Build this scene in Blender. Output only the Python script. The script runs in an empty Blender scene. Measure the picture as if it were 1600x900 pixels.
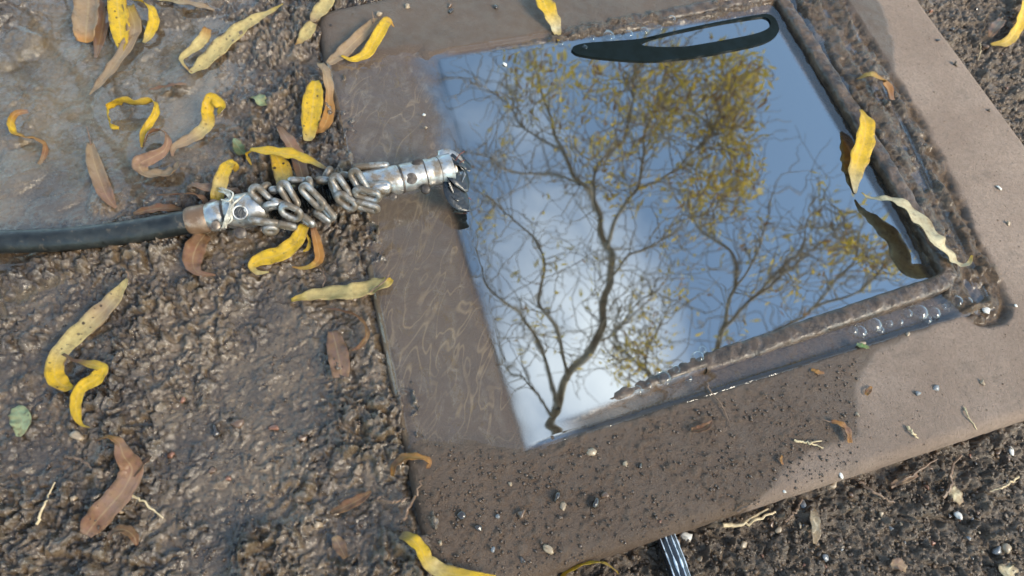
import bpy, math, random
import numpy as np
random.seed(7); rng = np.random.default_rng(7)
S = bpy.context.scene
COL = S.collection

# ---------------------------------------------------------------- camera
F, H = 1100.0, 0.37
_dn = np.array([(622-800)/F, -(1040-450)/F, -1.0]); _dn /= np.linalg.norm(_dn)
AZ = -_dn
_fw = np.array([0, 0, -1.0]); AY = _fw-AZ*_fw.dot(AZ); AY /= np.linalg.norm(AY); AX = np.cross(AY, AZ)
RM = np.array([AX, AY, AZ]); CAM = np.array([0, 0, H])
cd = bpy.data.cameras.new('camera'); cam = bpy.data.objects.new('camera', cd); COL.objects.link(cam)
cd.sensor_width = 36; cd.lens = F/1600*36; cd.clip_start = 0.01; cd.clip_end = 500
import mathutils
cam.matrix_world = mathutils.Matrix(((*RM[0], 0), (*RM[1], 0), (*RM[2], H), (0, 0, 0, 1)))
S.camera = cam
cd.dof.use_dof = True; cd.dof.focus_distance = 0.425; cd.dof.aperture_fstop = 12.5

# ---------------------------------------------------------------- light, sky, exposure
SUN_EL, SUN_AZ = math.radians(38), math.radians(112)      # azimuth clockwise from +Y
W = bpy.data.worlds.new('World'); S.world = W; W.use_nodes = True
nt = W.node_tree; nt.nodes.clear()
def N(nt, t, **k):
    n = nt.nodes.new(t)
    for a, b in k.items():
        if a == 'inp':
            for i, v in b.items(): n.inputs[i].default_value = v
        else: setattr(n, a, b)
    return n
def L(nt, a, b): nt.links.new(a, b)
sky = N(nt, 'ShaderNodeTexSky', sky_type='NISHITA', sun_disc=False, sun_elevation=SUN_EL, sun_rotation=SUN_AZ)
sky.dust_density = .8; sky.ozone_density = .9
tc = N(nt, 'ShaderNodeTexCoord')
mp = N(nt, 'ShaderNodeMapping', inp={'Location': (0.3, 0.9, 0.1), 'Scale': (1, 1, 1.4)})
cn = N(nt, 'ShaderNodeTexNoise', inp={'Scale': 1.5, 'Detail': 6, 'Roughness': .55, 'Distortion': .3})
dt = N(nt, 'ShaderNodeVectorMath', operation='DOT_PRODUCT'); CL_DIR = (0.085, 0.44, 0.894)
dt.inputs[1].default_value = CL_DIR
mr = N(nt, 'ShaderNodeMapRange', inp={'From Min': .975, 'From Max': 1.0, 'To Min': 0, 'To Max': .24})
dt2 = N(nt, 'ShaderNodeVectorMath', operation='DOT_PRODUCT'); dt2.inputs[1].default_value = (-.70, .42, .58); L(nt, tc.outputs['Generated'], dt2.inputs[0])
mr2 = N(nt, 'ShaderNodeMapRange', inp={'From Min': .85, 'From Max': 1.0, 'To Min': 0, 'To Max': .12}); L(nt, dt2.outputs['Value'], mr2.inputs['Value'])
ad2 = N(nt, 'ShaderNodeMath', operation='ADD'); L(nt, mr2.outputs[0], ad2.inputs[1])
ad = N(nt, 'ShaderNodeMath', operation='ADD')
cr = N(nt, 'ShaderNodeMapRange', interpolation_type='SMOOTHSTEP', inp={'From Min': .57, 'From Max': .88, 'To Min': .06, 'To Max': 1})
mx = N(nt, 'ShaderNodeMix', data_type='RGBA'); mx.inputs['B'].default_value = (6.2, 6.9, 7.3, 1)
bg = N(nt, 'ShaderNodeBackground', inp={'Strength': 0.15}); ow = N(nt, 'ShaderNodeOutputWorld')
L(nt, tc.outputs['Generated'], mp.inputs['Vector']); L(nt, mp.outputs[0], cn.inputs['Vector'])
L(nt, tc.outputs['Generated'], dt.inputs[0]); L(nt, dt.outputs['Value'], mr.inputs['Value'])
L(nt, cn.outputs['Fac'], ad.inputs[0]); L(nt, mr.outputs[0], ad.inputs[1])
L(nt, ad.outputs[0], ad2.inputs[0]); L(nt, ad2.outputs[0], cr.inputs['Value']); L(nt, cr.outputs[0], mx.inputs['Factor'])
tn = N(nt, 'ShaderNodeMix', data_type='RGBA', blend_type='MULTIPLY'); tn.inputs['Factor'].default_value = 1; tn.inputs['B'].default_value = (.84, 1.02, 1.03, 1); L(nt, sky.outputs[0], tn.inputs['A']); L(nt, tn.outputs['Result'], mx.inputs['A']); L(nt, mx.outputs['Result'], bg.inputs[0]); L(nt, bg.outputs[0], ow.inputs[0])
sl = bpy.data.lights.new('sun', 'SUN'); sl.energy = 2.3; sl.angle = math.radians(22); sl.color = (1, .86, .66)
so = bpy.data.objects.new('sun', sl); COL.objects.link(so)
_sd = mathutils.Vector((math.sin(SUN_AZ)*math.cos(SUN_EL), math.cos(SUN_AZ)*math.cos(SUN_EL), math.sin(SUN_EL)))
so.rotation_euler = _sd.to_track_quat('Z', 'Y').to_euler(); so.location = (0, 0, 8)
S.view_settings.view_transform = 'Standard'; S.view_settings.look = 'None'
S.view_settings.exposure = 1.44; S.view_settings.gamma = 1
S.render.engine = 'CYCLES'
S.cycles.max_bounces = 8; S.cycles.transparent_max_bounces = 12; S.cycles.caustics_reflective = False

# ---------------------------------------------------------------- projection helpers (photo pixel -> place)
def ray(u, v):
    d = RM @ np.array([(u-800)/F, -(v-450)/F, -1.0]); return d/np.linalg.norm(d)
def P(u, v, z=0.0):
    d = ray(u, v); return CAM+d*(z-H)/d[2]
def pxm(p):                                   # metres per photo pixel at a point
    return abs((RM.T @ (np.asarray(p)-CAM))[2])/F
ZW = 0.0138                                   # water level in the frame
def TR(u, v, h):                              # what stands at height h above a spot mirrored in the water
    w = P(u, v, ZW); d = ray(u, v).copy(); d[2] *= -1; return w+d*(h-ZW)/d[2]

# ---------------------------------------------------------------- noise
_perm = np.random.default_rng(3).integers(0, 1 << 16, 4096)
def _h(i, j, s):
    return _perm[(_perm[(i+s*131) & 4095]+j*17+s*7) & 4095]/65536.0
def vn(x, y, sc, s=0):                        # smooth value noise -1..1, features of size sc
    x = np.asarray(x)/sc; y = np.asarray(y)/sc
    i = np.floor(x).astype(np.int64); j = np.floor(y).astype(np.int64)
    fx = x-i; fy = y-j; fx = fx*fx*fx*(fx*(fx*6-15)+10); fy = fy*fy*fy*(fy*(fy*6-15)+10)
    a = _h(i, j, s)*(1-fx)+_h(i+1, j, s)*fx; b = _h(i, j+1, s)*(1-fx)+_h(i+1, j+1, s)*fx
    return (a*(1-fy)+b*fy)*2-1
def fbm(x, y, sc, o=4, s=0, g=.5):
    r = 0; a = 1; t = 0
    for k in range(o):
        r = r+a*vn(x+.37*k*sc, y-.21*k*sc, sc/2**k, s+k); t += a; a *= g
    return r/t
def lumps(x, y, sc, s=0, fill=.75):           # crumbs: domes of uneven size and height
    x = x/sc; y = y/sc
    i = np.floor(x).astype(np.int64); j = np.floor(y).astype(np.int64)
    best = np.zeros_like(x)
    for a in (-1, 0, 1):
        for b in (-1, 0, 1):
            ii, jj = i+a, j+b
            cx = ii+.15+.7*_h(ii, jj, s); cy = jj+.15+.7*_h(ii, jj, s+11); hh = _h(ii, jj, s+23)
            r = .35+.5*_h(ii, jj, s+31)
            q = 1-((x-cx)**2+(y-cy)**2)/(r*r)
            best = np.maximum(best, np.where(hh < fill, np.sqrt(np.clip(q, 0, 1))*(.35+.65*hh/fill)*r*1.2, 0))
    return best
def ss(a, b, x):
    t = np.clip((x-a)/(b-a), 0, 1); return t*t*(3-2*t)
def sdpoly(x, y, pts):                        # signed distance, positive inside
    x = np.asarray(x, float); y = np.asarray(y, float)
    d = np.full(x.shape, 1e9); ins = np.zeros(x.shape, bool); n = len(pts)
    for k in range(n):
        ax, ay = pts[k][:2]; bx, by = pts[(k+1) % n][:2]
        ex, ey = bx-ax, by-ay; wx, wy = x-ax, y-ay
        t = np.clip((wx*ex+wy*ey)/(ex*ex+ey*ey), 0, 1)
        d = np.minimum(d, (wx-ex*t)**2+(wy-ey*t)**2)
        c = ((ay > y) != (by > y)) & (x < ex*(y-ay)/(ey if ey else 1e-12)+ax); ins ^= c
    return np.where(ins, 1, -1)*np.sqrt(d)
def poly(px, z): return [P(u, v, z) for u, v in px]
def dline(x, y, pts):                         # distance to an open polyline
    d = np.full(np.shape(x), 1e9)
    for a, b in zip(pts[:-1], pts[1:]):
        ex, ey = b[0]-a[0], b[1]-a[1]; wx, wy = x-a[0], y-a[1]
        t = np.clip((wx*ex+wy*ey)/(ex*ex+ey*ey), 0, 1); d = np.minimum(d, np.hypot(wx-ex*t, wy-ey*t))
    return d

# ---------------------------------------------------------------- mesh helpers
def link(name, me, mat=None, parent=None, smooth=True):
    o = bpy.data.objects.new(name, me); COL.objects.link(o)
    if mat is not None and not me.materials: me.materials.append(mat)
    if smooth: me.polygons.foreach_set('use_smooth', np.ones(len(me.polygons), bool))
    if parent is not None: o.parent = parent
    return o
def meshq(name, verts, faces, attrs=None, sharp=False):
    me = bpy.data.meshes.new(name); me.from_pydata([tuple(map(float, v)) for v in verts], [], [tuple(f) for f in faces])
    for k, a in (attrs or {}).items(): setattr_mesh(me, k, a)
    me.update(); return me
def setattr_mesh(me, k, a):
    a = np.asarray(a, np.float32)
    if a.ndim == 1: me.attributes.new(k, 'FLOAT', 'POINT').data.foreach_set('value', a)
    else: me.attributes.new(k, 'FLOAT_COLOR', 'POINT').data.foreach_set('color', np.hstack([a[:, :3], np.ones((len(a), 1), np.float32)]).ravel())
def gridmesh(name, X, Y, Z, keep=None, attrs=None):
    n, m = X.shape; me = bpy.data.meshes.new(name)
    idx = np.arange(n*m).reshape(n, m)
    q = np.stack([idx[:-1, :-1], idx[:-1, 1:], idx[1:, 1:], idx[1:, :-1]], -1)
    if keep is not None: q = q[keep]
    q = q.reshape(-1, 4)
    used = np.zeros(n*m, bool); used[q.ravel()] = True; rem = np.cumsum(used)-1; q = rem[q]
    v = np.stack([X, Y, Z], -1).reshape(-1, 3)[used]
    me.vertices.add(len(v)); me.vertices.foreach_set('co', v.astype(np.float32).ravel())
    me.loops.add(q.size); me.loops.foreach_set('vertex_index', q.ravel().astype(np.int32))
    me.polygons.add(len(q)); me.polygons.foreach_set('loop_start', np.arange(0, q.size, 4, dtype=np.int32))
    me.update(calc_edges=True)
    for k, a in (attrs or {}).items(): setattr_mesh(me, k, np.asarray(a).reshape(n*m, -1)[used].squeeze())
    me.validate(); return me
def spline(pts, n):                           # Catmull-Rom through rows of any width
    p = np.asarray(pts, float)
    if len(p) == 2: return p[0]+(p[1]-p[0])*np.linspace(0, 1, n)[:, None]
    q = np.vstack([2*p[0]-p[1], p, 2*p[-1]-p[-2]])
    t = np.linspace(0, len(p)-1-1e-9, n); i = t.astype(int); u = (t-i)[:, None]
    a, b, c, d = q[i], q[i+1], q[i+2], q[i+3]
    return .5*(2*b+(c-a)*u+(2*a-5*b+4*c-d)*u*u+(3*b-a-3*c+d)*u**3)
def tube_data(path, rad, seg=10, caps=True, flat=1.0, base=0, sq=1.0):
    pw = lambda q: math.copysign(abs(q)**sq, q)
    p = np.asarray(path, float); n = len(p); r = np.broadcast_to(np.asarray(rad, float), (n,))
    t = np.gradient(p, axis=0); t /= np.linalg.norm(t, axis=1)[:, None]+1e-12
    up = np.array([0, 0, 1.0]) if abs(t[0][2]) < .9 else np.array([1.0, 0, 0])
    V = []; Fc = []; s = np.cross(t[0], up); s /= np.linalg.norm(s)
    for k in range(n):
        s = s-t[k]*s.dot(t[k]); s /= np.linalg.norm(s)+1e-12; b = np.cross(s, t[k])
        for j in range(seg):
            a = 2*math.pi*j/seg; V.append(p[k]+r[k]*(s*pw(math.cos(a))+b*flat*pw(math.sin(a))))
    for k in range(n-1):
        for j in range(seg):
            j2 = (j+1) % seg; Fc.append((base+k*seg+j, base+k*seg+j2, base+(k+1)*seg+j2, base+(k+1)*seg+j))
    if caps:
        Fc.append(tuple(base+j for j in range(seg))[::-1]); Fc.append(tuple(base+(n-1)*seg+j for j in range(seg)))
    return V, Fc
def tube(name, path, rad, mat, parent=None, seg=10, caps=True, flat=1.0, smooth=True):
    V, Fc = tube_data(path, rad, seg, caps, flat)
    o = link(name, meshq(name, V, Fc), mat, parent, smooth)
    if smooth: o.data.set_sharp_from_angle(angle=math.radians(50))
    return o
def tag(o, label, cat, group=None, kind=None):
    if label: o['label'] = label
    if cat: o['category'] = cat
    if group: o['group'] = group
    if kind: o['kind'] = kind
    return o
def empty(name, loc, label, cat, group=None):
    o = bpy.data.objects.new(name, None); o.empty_display_size = .02; COL.objects.link(o); o.location = tuple(map(float, loc))
    return tag(o, label, cat, group)
def settle(o, root):                          # parent, keeping world coordinates of the mesh
    o.parent = root; o.matrix_parent_inverse = mathutils.Matrix.Translation(-root.location); return o

# ---------------------------------------------------------------- materials
def mat(name):
    m = bpy.data.materials.new(name); m.use_nodes = True; t = m.node_tree
    return m, t, t.nodes['Principled BSDF'], t.nodes['Material Output']
def attr(t, n): return N(t, 'ShaderNodeAttribute', attribute_name=n)
def noise(t, sc, det=4, rough=.55, dist=0, vec=None):
    n = N(t, 'ShaderNodeTexNoise', inp={'Scale': sc, 'Detail': det, 'Roughness': rough, 'Distortion': dist})
    if vec is None:
        c = [k for k in t.nodes if k.type == 'TEX_COORD'] or [N(t, 'ShaderNodeTexCoord')]
        vec = c[0].outputs['Object']
    L(t, vec, n.inputs['Vector']); return n.outputs['Fac']
def ramp(t, src, a, b, lo=0., hi=1.):
    n = N(t, 'ShaderNodeMapRange', interpolation_type='SMOOTHSTEP', inp={'From Min': a, 'From Max': b, 'To Min': lo, 'To Max': hi}); L(t, src, n.inputs['Value']); return n.outputs[0]
def mixc(t, f, a, b, mode='MIX'):
    n = N(t, 'ShaderNodeMix', data_type='RGBA', blend_type=mode)
    for k, v in (('Factor', f), ('A', a), ('B', b)):
        if hasattr(v, 'is_linked'): L(t, v, n.inputs[k])
        else: n.inputs[k].default_value = v if k == 'Factor' else (*v, 1)
    return n.outputs['Result']
def math_(t, op, a, b=0.):
    n = N(t, 'ShaderNodeMath', operation=op)
    for k, v in ((0, a), (1, b)):
        if hasattr(v, 'is_linked'): L(t, v, n.inputs[k])
        else: n.inputs[k].default_value = v
    return n.outputs[0]
def bump(t, h, dist, strength=1., nrm=None):
    n = N(t, 'ShaderNodeBump', inp={'Strength': strength, 'Distance': dist}); L(t, h, n.inputs['Height'])
    if nrm is not None: L(t, nrm, n.inputs['Normal'])
    return n.outputs[0]
def simple(name, col, rough=.5, metal=0., var=.25, sc=300, coat=0., bmp=0., ior=1.5):
    m, t, b, o = mat(name)
    n = noise(t, sc)
    L(t, mixc(t, ramp(t, n, .3, .7), [c*(1-var) for c in col], [min(1, c*(1+var)) for c in col]), b.inputs['Base Color'])
    b.inputs['Metallic'].default_value = metal; b.inputs['IOR'].default_value = ior
    L(t, ramp(t, noise(t, sc*1.7), .3, .7, rough*.7, min(1, rough*1.3)), b.inputs['Roughness'])
    b.inputs['Coat Weight'].default_value = coat; b.inputs['Coat Roughness'].default_value = .08
    if bmp: L(t, bump(t, noise(t, sc*2), bmp), b.inputs['Normal'])
    return m

def mud_material():
    m, t, b, o = mat('wet_mud')
    n1 = ramp(t, noise(t, 28, 5), .35, .65); n2 = ramp(t, noise(t, 260, 5, .6), .3, .7)
    c = mixc(t, n1, (.072, .044, .022), (.160, .104, .055)); c2 = mixc(t, n1, (.108, .068, .035), (.265, .178, .098))
    left = mixc(t, n2, c, c2)
    soil = mixc(t, n2, (.080, .053, .032), (.200, .142, .092))
    sa = attr(t, 'soil'); pa = attr(t, 'pool')
    base = mixc(t, sa.outputs['Fac'], left, soil)
    silt_or_caustics = mixc(t, n1, (.085, .055, .027), (.19, .132, .070))
    base = mixc(t, math_(t, 'MULTIPLY', ramp(t, pa.outputs['Fac'], .4, .9), .8), base, silt_or_caustics)
    L(t, base, b.inputs['Base Color'])
    r = ramp(t, noise(t, 90, 4), .35, .65, .16, .36)
    r = math_(t, 'ADD', r, math_(t, 'MULTIPLY', sa.outputs['Fac'], .16))
    L(t, r, b.inputs['Roughness']); b.inputs['IOR'].default_value = 1.5
    fine = bump(t, noise(t, 620, 7, .72), .0022)
    L(t, bump(t, noise(t, 2600, 3, .6), .0005, nrm=fine), b.inputs['Normal'])
    L(t, math_(t, 'SUBTRACT', .9, math_(t, 'MULTIPLY', sa.outputs['Fac'], .75)), b.inputs['Coat Weight']); b.inputs['Coat Roughness'].default_value = .05
    L(t, bump(t, noise(t, 430, 4, .55), .0009), b.inputs['Coat Normal'])
    return m
def slab_material():
    m, t, b, o = mat('clay_brown_concrete')
    n1 = ramp(t, noise(t, 16, 6, .6), .3, .7); n2 = ramp(t, noise(t, 420, 6, .7), .3, .7); n3 = noise(t, 60, 5)
    wet = mixc(t, n1, (.080, .047, .027), (.134, .083, .050)); wet = mixc(t, n2, wet, (.108, .066, .039)); wet = mixc(t, ramp(t, noise(t, 34, 6, .7), .55, .7, 0, .25), wet, (.05, .032, .02))
    dry = mixc(t, n1, (.225, .152, .108), (.315, .226, .168)); dry = mixc(t, math_(t, 'MULTIPLY', n2, .6), dry, (.165, .116, .08)); dry = mixc(t, ramp(t, noise(t, 45, 6, .7), .56, .72, 0, .55), dry, (.125, .09, .064)); dry = mixc(t, ramp(t, noise(t, 700, 2), .66, .72, 0, .8), dry, (.07, .05, .035))
    da = attr(t, 'dry'); ma = attr(t, 'mud')
    d = ramp(t, math_(t, 'ADD', da.outputs['Fac'], math_(t, 'MULTIPLY', math_(t, 'SUBTRACT', n3, .5), .35)), .42, .58)
    tcn = [k for k in t.nodes if k.type == 'TEX_COORD'][0]; fa = attr(t, 'silt_or_caustics')
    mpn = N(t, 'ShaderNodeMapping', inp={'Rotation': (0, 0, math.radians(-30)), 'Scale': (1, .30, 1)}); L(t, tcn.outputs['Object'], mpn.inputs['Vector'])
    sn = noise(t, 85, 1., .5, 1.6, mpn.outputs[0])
    caustic_line = ramp(t, math_(t, 'ABSOLUTE', math_(t, 'SUBTRACT', sn, .5)), .0, .042, 1, 0)  # tan squiggles: caustics of the rippling film, painted into the slab colour
    wet = mixc(t, math_(t, 'MULTIPLY', fa.outputs['Fac'], ramp(t, noise(t, 40, 3), .35, .65, .2, .75)), wet, mixc(t, caustic_line, (.112, .067, .036), (.245, .158, .082)))
    wa = attr(t, 'worn'); wet = mixc(t, math_(t, 'MULTIPLY', wa.outputs['Fac'], ramp(t, noise(t, 150, 4), .3, .55, .25, .95)), wet, (.30, .20, .115))
    base = mixc(t, d, wet, dry)
    mud = mixc(t, n2, (.042, .024, .010), (.120, .069, .031))
    base = mixc(t, ma.outputs['Fac'], base, mud)
    L(t, base, b.inputs['Base Color'])
    rw = ramp(t, noise(t, 120, 4), .3, .7, .34, .6)
    rw = math_(t, 'SUBTRACT', rw, math_(t, 'MULTIPLY', ma.outputs['Fac'], .24))
    L(t, math_(t, 'MAXIMUM', rw, math_(t, 'MULTIPLY', d, .85)), b.inputs['Roughness'])
    L(t, math_(t, 'MULTIPLY', ma.outputs['Fac'], .25), b.inputs['Coat Weight']); b.inputs['Coat Roughness'].default_value = .08; L(t, bump(t, noise(t, 260, 3, .5), .0007), b.inputs['Coat Normal'])
    bb = bump(t, noise(t, 900, 6, .75), .0016)
    L(t, bump(t, noise(t, 120, 4), .0009, nrm=bb), b.inputs['Normal'])
    return m
def water_material(name, ior, murk, tint=(.99, .985, .97)):
    m, t, b, o = mat(name); t.nodes.remove(b)
    tr = N(t, 'ShaderNodeBsdfTransparent', inp={'Color': (*tint, 1)})
    df = N(t, 'ShaderNodeBsdfDiffuse', inp={'Color': (*murk, 1)})
    gl = N(t, 'ShaderNodeBsdfGlossy', inp={'Roughness': 0.012, 'Color': (1, 1, 1, 1)})
    fr = N(t, 'ShaderNodeFresnel'); aa = attr(t, 'deep'); L(t, ramp(t, aa.outputs['Fac'], 0, 1, 1.45, ior), fr.inputs['IOR'])
    m1 = N(t, 'ShaderNodeMixShader', inp={0: 0.0}); m2 = N(t, 'ShaderNodeMixShader'); a = attr(t, 'deep')
    L(t, ramp(t, a.outputs['Fac'], .2, 1), m1.inputs[0]); L(t, tr.outputs[0], m1.inputs[1]); L(t, df.outputs[0], m1.inputs[2])
    geo = N(t, 'ShaderNodeNewGeometry'); L(t, math_(t, 'MULTIPLY', fr.outputs[0], math_(t, 'SUBTRACT', 1., geo.outputs['Backfacing'])), m2.inputs[0]); L(t, m1.outputs[0], m2.inputs[1]); L(t, gl.outputs[0], m2.inputs[2])
    L(t, m2.outputs[0], o.inputs['Surface']); return m
def leaf_material():
    m, t, b, o = mat('willow_leaf_skin')
    c = attr(t, 'col'); sp = attr(t, 'spots'); ac = attr(t, 'across')
    n = noise(t, 350, 5, .6)
    base = mixc(t, ramp(t, n, .3, .75), c.outputs['Color'], mixc(t, .45, c.outputs['Color'], (.35, .2, .06)), 'MIX')
    # dark rot spots
    vo = N(t, 'ShaderNodeTexVoronoi', inp={'Scale': 260, 'Randomness': 1}); tcn = [k for k in t.nodes if k.type == 'TEX_COORD'][0]; L(t, tcn.outputs['Object'], vo.inputs['Vector'])
    gate = ramp(t, noise(t, 110, 2), .40, .46)
    s = math_(t, 'MULTIPLY', math_(t, 'MULTIPLY', ramp(t, math_(t, 'ADD', vo.outputs['Distance'], math_(t, 'MULTIPLY', noise(t, 300, 4, .6), .5)), .34, .50, 1, 0), gate), sp.outputs['Fac'])
    base = mixc(t, s, base, (.05, .03, .015))
    mid = ramp(t, ac.outputs['Fac'], .0, .14, .35, 0)
    base = mixc(t, mid, base, mixc(t, .6, base, (.75, .6, .3)))
    al = attr(t, 'along'); vein = N(t, 'ShaderNodeCombineXYZ'); L(t, math_(t, 'MULTIPLY', ac.outputs['Fac'], 5.), vein.inputs[0]); L(t, math_(t, 'ADD', math_(t, 'MULTIPLY', al.outputs['Fac'], 1.4), math_(t, 'MULTIPLY', ac.outputs['Fac'], -.5)), vein.inputs[1])
    vs = noise(t, 6., 5, .7, .2, vein.outputs[0])
    base = mixc(t, ramp(t, vs, .42, .62, 0, .30), base, mixc(t, .6, base, (.30, .16, .05)))
    edge = math_(t, 'MULTIPLY', ramp(t, ac.outputs['Fac'], .72, 1.), ramp(t, noise(t, 160, 4, .6), .45, .62))
    base = mixc(t, math_(t, 'MULTIPLY', edge, .75), base, (.20, .10, .04))
    blot = ramp(t, noise(t, 130, 4, .65), .58, .66, 0, .55)
    base = mixc(t, blot, base, mixc(t, .65, base, (.16, .08, .03)))
    L(t, base, b.inputs['Base Color']); b.inputs['Roughness'].default_value = .42
    b.inputs['Coat Weight'].default_value = .15; b.inputs['Coat Roughness'].default_value = .15
    L(t, bump(t, vs, .0006, nrm=bump(t, noise(t, 500, 4), .0004)), b.inputs['Normal'])
    tl = N(t, 'ShaderNodeBsdfTranslucent'); L(t, base, tl.inputs['Color'])
    ms = N(t, 'ShaderNodeMixShader', inp={0: .28}); L(t, b.outputs[0], ms.inputs[1]); L(t, tl.outputs[0], ms.inputs[2])
    L(t, ms.outputs[0], o.inputs['Surface']); return m
def metal_material(name, col, dirt, amount, rough, metallic=1.):
    m, t, b, o = mat(name)
    n = ramp(t, noise(t, 130, 6, .65), .5-amount*.3, .75-amount*.3)
    L(t, mixc(t, n, col, dirt), b.inputs['Base Color'])
    b.inputs['Metallic'].default_value = metallic
    L(t, math_(t, 'SUBTRACT', metallic, math_(t, 'MULTIPLY', n, metallic*.75)), b.inputs['Metallic'])
    L(t, ramp(t, noise(t, 420, 4), .3, .7, rough*.7, rough*1.4), b.inputs['Roughness'])
    L(t, bump(t, noise(t, 700, 4, .5), .00006), b.inputs['Normal']); return m

M = dict(
    mud=mud_material(), slab=slab_material(),
    water=water_material('murky_water', 3.6, (.012, .013, .012)),
    puddle=water_material('shallow_puddle', 4.5, (.05, .045, .035), (.95, .92, .86)),
    leaf=leaf_material(),
    rim=simple('muddy_metal', (.062, .038, .022), .5, 0, .6, 130, .12, .0014),
    steel=metal_material('worn_steel', (.47, .455, .43), (.20, .15, .10), .34, .40),
    chain=metal_material('dull_chain_steel', (.40, .385, .36), (.12, .09, .06), .58, .46),
    rust=metal_material('rusty_brown_ferrule', (.36, .25, .17), (.15, .085, .045), .7, .45, .6),
    dark=simple('dark_wet_steel', (.018, .019, .02), .25, .5, .4, 400, .3, .0003),
    shard=simple('torn_black_rubber', (.012, .013, .014), .4, 0, .5, 300, .3, .0004),
    bolt=metal_material('dirty_bolt', (.2, .16, .13), (.04, .028, .02), .6, .4, .8),
    rubber=simple('black_hose_rubber', (.013, .014, .012), .42, 0, .6, 110, .0, .0004),
    loop=simple('dark_green_black', (.0045, .008, .0075), .7, 0, .05, 60, 0, 0, 1.2),
    wire=simple('pale_tie_wire', (.52, .46, .36), .4, .2, .3, 400),
    copper=simple('red_brown_wire', (.16, .05, .035), .4, .3, .3, 500),
    twig=simple('wet_twig', (.16, .095, .055), .5, 0, .4, 300, 0, .0004),
    straw=simple('dry_straw', (.48, .36, .2), .55, 0, .3, 300),
    cable=simple('glossy_black_cable', (.015, .016, .018), .25, 0, .3, 250, .5),
    painted_highlight=simple('painted_highlight_white', (.55, .6, .63), .3, 0, .4, 500, .4),  # white for the cable's painted highlights
    bark=simple('willow_bark', (.40, .35, .27), .85, 0, .35, 14),
    pale_stone=simple('pale_stone', (.29, .21, .13), .4, 0, .3, 300, .2),
    white_stone=simple('white_chip', (.55, .51, .44), .4, 0, .15, 400, .1),
    brown_stone=simple('brown_stone', (.12, .068, .038), .35, 0, .4, 300, .3),
    red_stone=simple('brick_red_stone', (.20, .085, .045), .4, 0, .3, 300, .2),
    grey_stone=simple('grey_stone', (.17, .165, .16), .35, 0, .3, 300, .3),
    dark_stone=simple('dark_wet_crumb', (.035, .025, .018), .22, 0, .4, 300, .6),
    crumb=simple('wet_brown_crumb', (.082, .053, .034), .28, 0, .4, 300, .3), soil=simple('dark_soil_crumb', (.085, .057, .036), .5, 0, .6, 200),
)
_t = M['rubber'].node_tree; _b = _t.nodes['Principled BSDF']; _c = _b.inputs['Base Color'].links[0].from_socket
L(_t, mixc(_t, ramp(_t, noise(_t, 190, 6, .7), .56, .68, 0, .8), _c, (.10, .075, .05)), _b.inputs['Base Color'])
def crown_material():
    m, t, b, o = mat('yellow_willow_foliage'); c = attr(t, 'col'); L(t, c.outputs['Color'], b.inputs['Base Color'])
    b.inputs['Roughness'].default_value = .45
    tl = N(t, 'ShaderNodeBsdfTranslucent'); L(t, c.outputs['Color'], tl.inputs['Color'])
    ms = N(t, 'ShaderNodeMixShader', inp={0: .5}); L(t, b.outputs[0], ms.inputs[1]); L(t, tl.outputs[0], ms.inputs[2])
    L(t, ms.outputs[0], o.inputs['Surface']); return m
M['crown'] = crown_material()
def bubble_material():
    m, t, b, o = mat('bubble_film'); t.nodes.remove(b)
    tr = N(t, 'ShaderNodeBsdfTransparent', inp={'Color': (.95, .95, .94, 1)}); gl = N(t, 'ShaderNodeBsdfGlossy', inp={'Roughness': .02})
    lw = N(t, 'ShaderNodeLayerWeight', inp={'Blend': .35}); ms = N(t, 'ShaderNodeMixShader')
    L(t, ramp(t, lw.outputs['Facing'], .1, 1, .04, .7), ms.inputs[0]); L(t, tr.outputs[0], ms.inputs[1]); L(t, gl.outputs[0], ms.inputs[2])
    L(t, ms.outputs[0], o.inputs['Surface']); return m
M['bubble'] = bubble_material()

# ---------------------------------------------------------------- layout in plan
ZS = 0.015                                                    # slab top
SLAB = poly([(490, 15), (1327, -153), (1862, 570), (683, 954)], ZS)
FILM = poly([(470, 105), (655, 78), (850, 700), (620, 690)], ZW)
RECESS = poly([(628, 88), (1300, -25), (1553, 478), (818, 708)], ZS)
OPEN = poly([(686, 93), (1200, 24), (1446, 436), (842, 668)], ZW)
GROOVE = poly([(1266, -20), (1395, 190), (1522, 462)], .012)
DRY = poly([(1350, -60), (1395, 60), (1400, 150), (1440, 205), (1470, 300), (1500, 380), (1490, 500), (1380, 545), (1335, 600),
            (1345, 680), (1270, 705), (1225, 735), (1180, 790), (1230, 840), (1700, 760), (1900, 500), (1500, -100)], ZS)
def slab_sd(x, y):                            # signed distance to slab outline with rounded corners
    return sdpoly(x, y, SLABR)
def rounded(q, r, k=7):
    out = []
    for i in range(4):
        p, a, b = (np.asarray(q[j])[:2] for j in (i, i-1, (i+1) % 4)); ri = r[i]
        u = (a-p)/np.linalg.norm(a-p)*ri; w = (b-p)/np.linalg.norm(b-p)*ri
        for t in np.linspace(0, 1, k): out.append(p+u*(1-t)**2+w*t**2)
    return out
SLABR = rounded(SLAB, (.014, .03, .03, .035))

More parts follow.
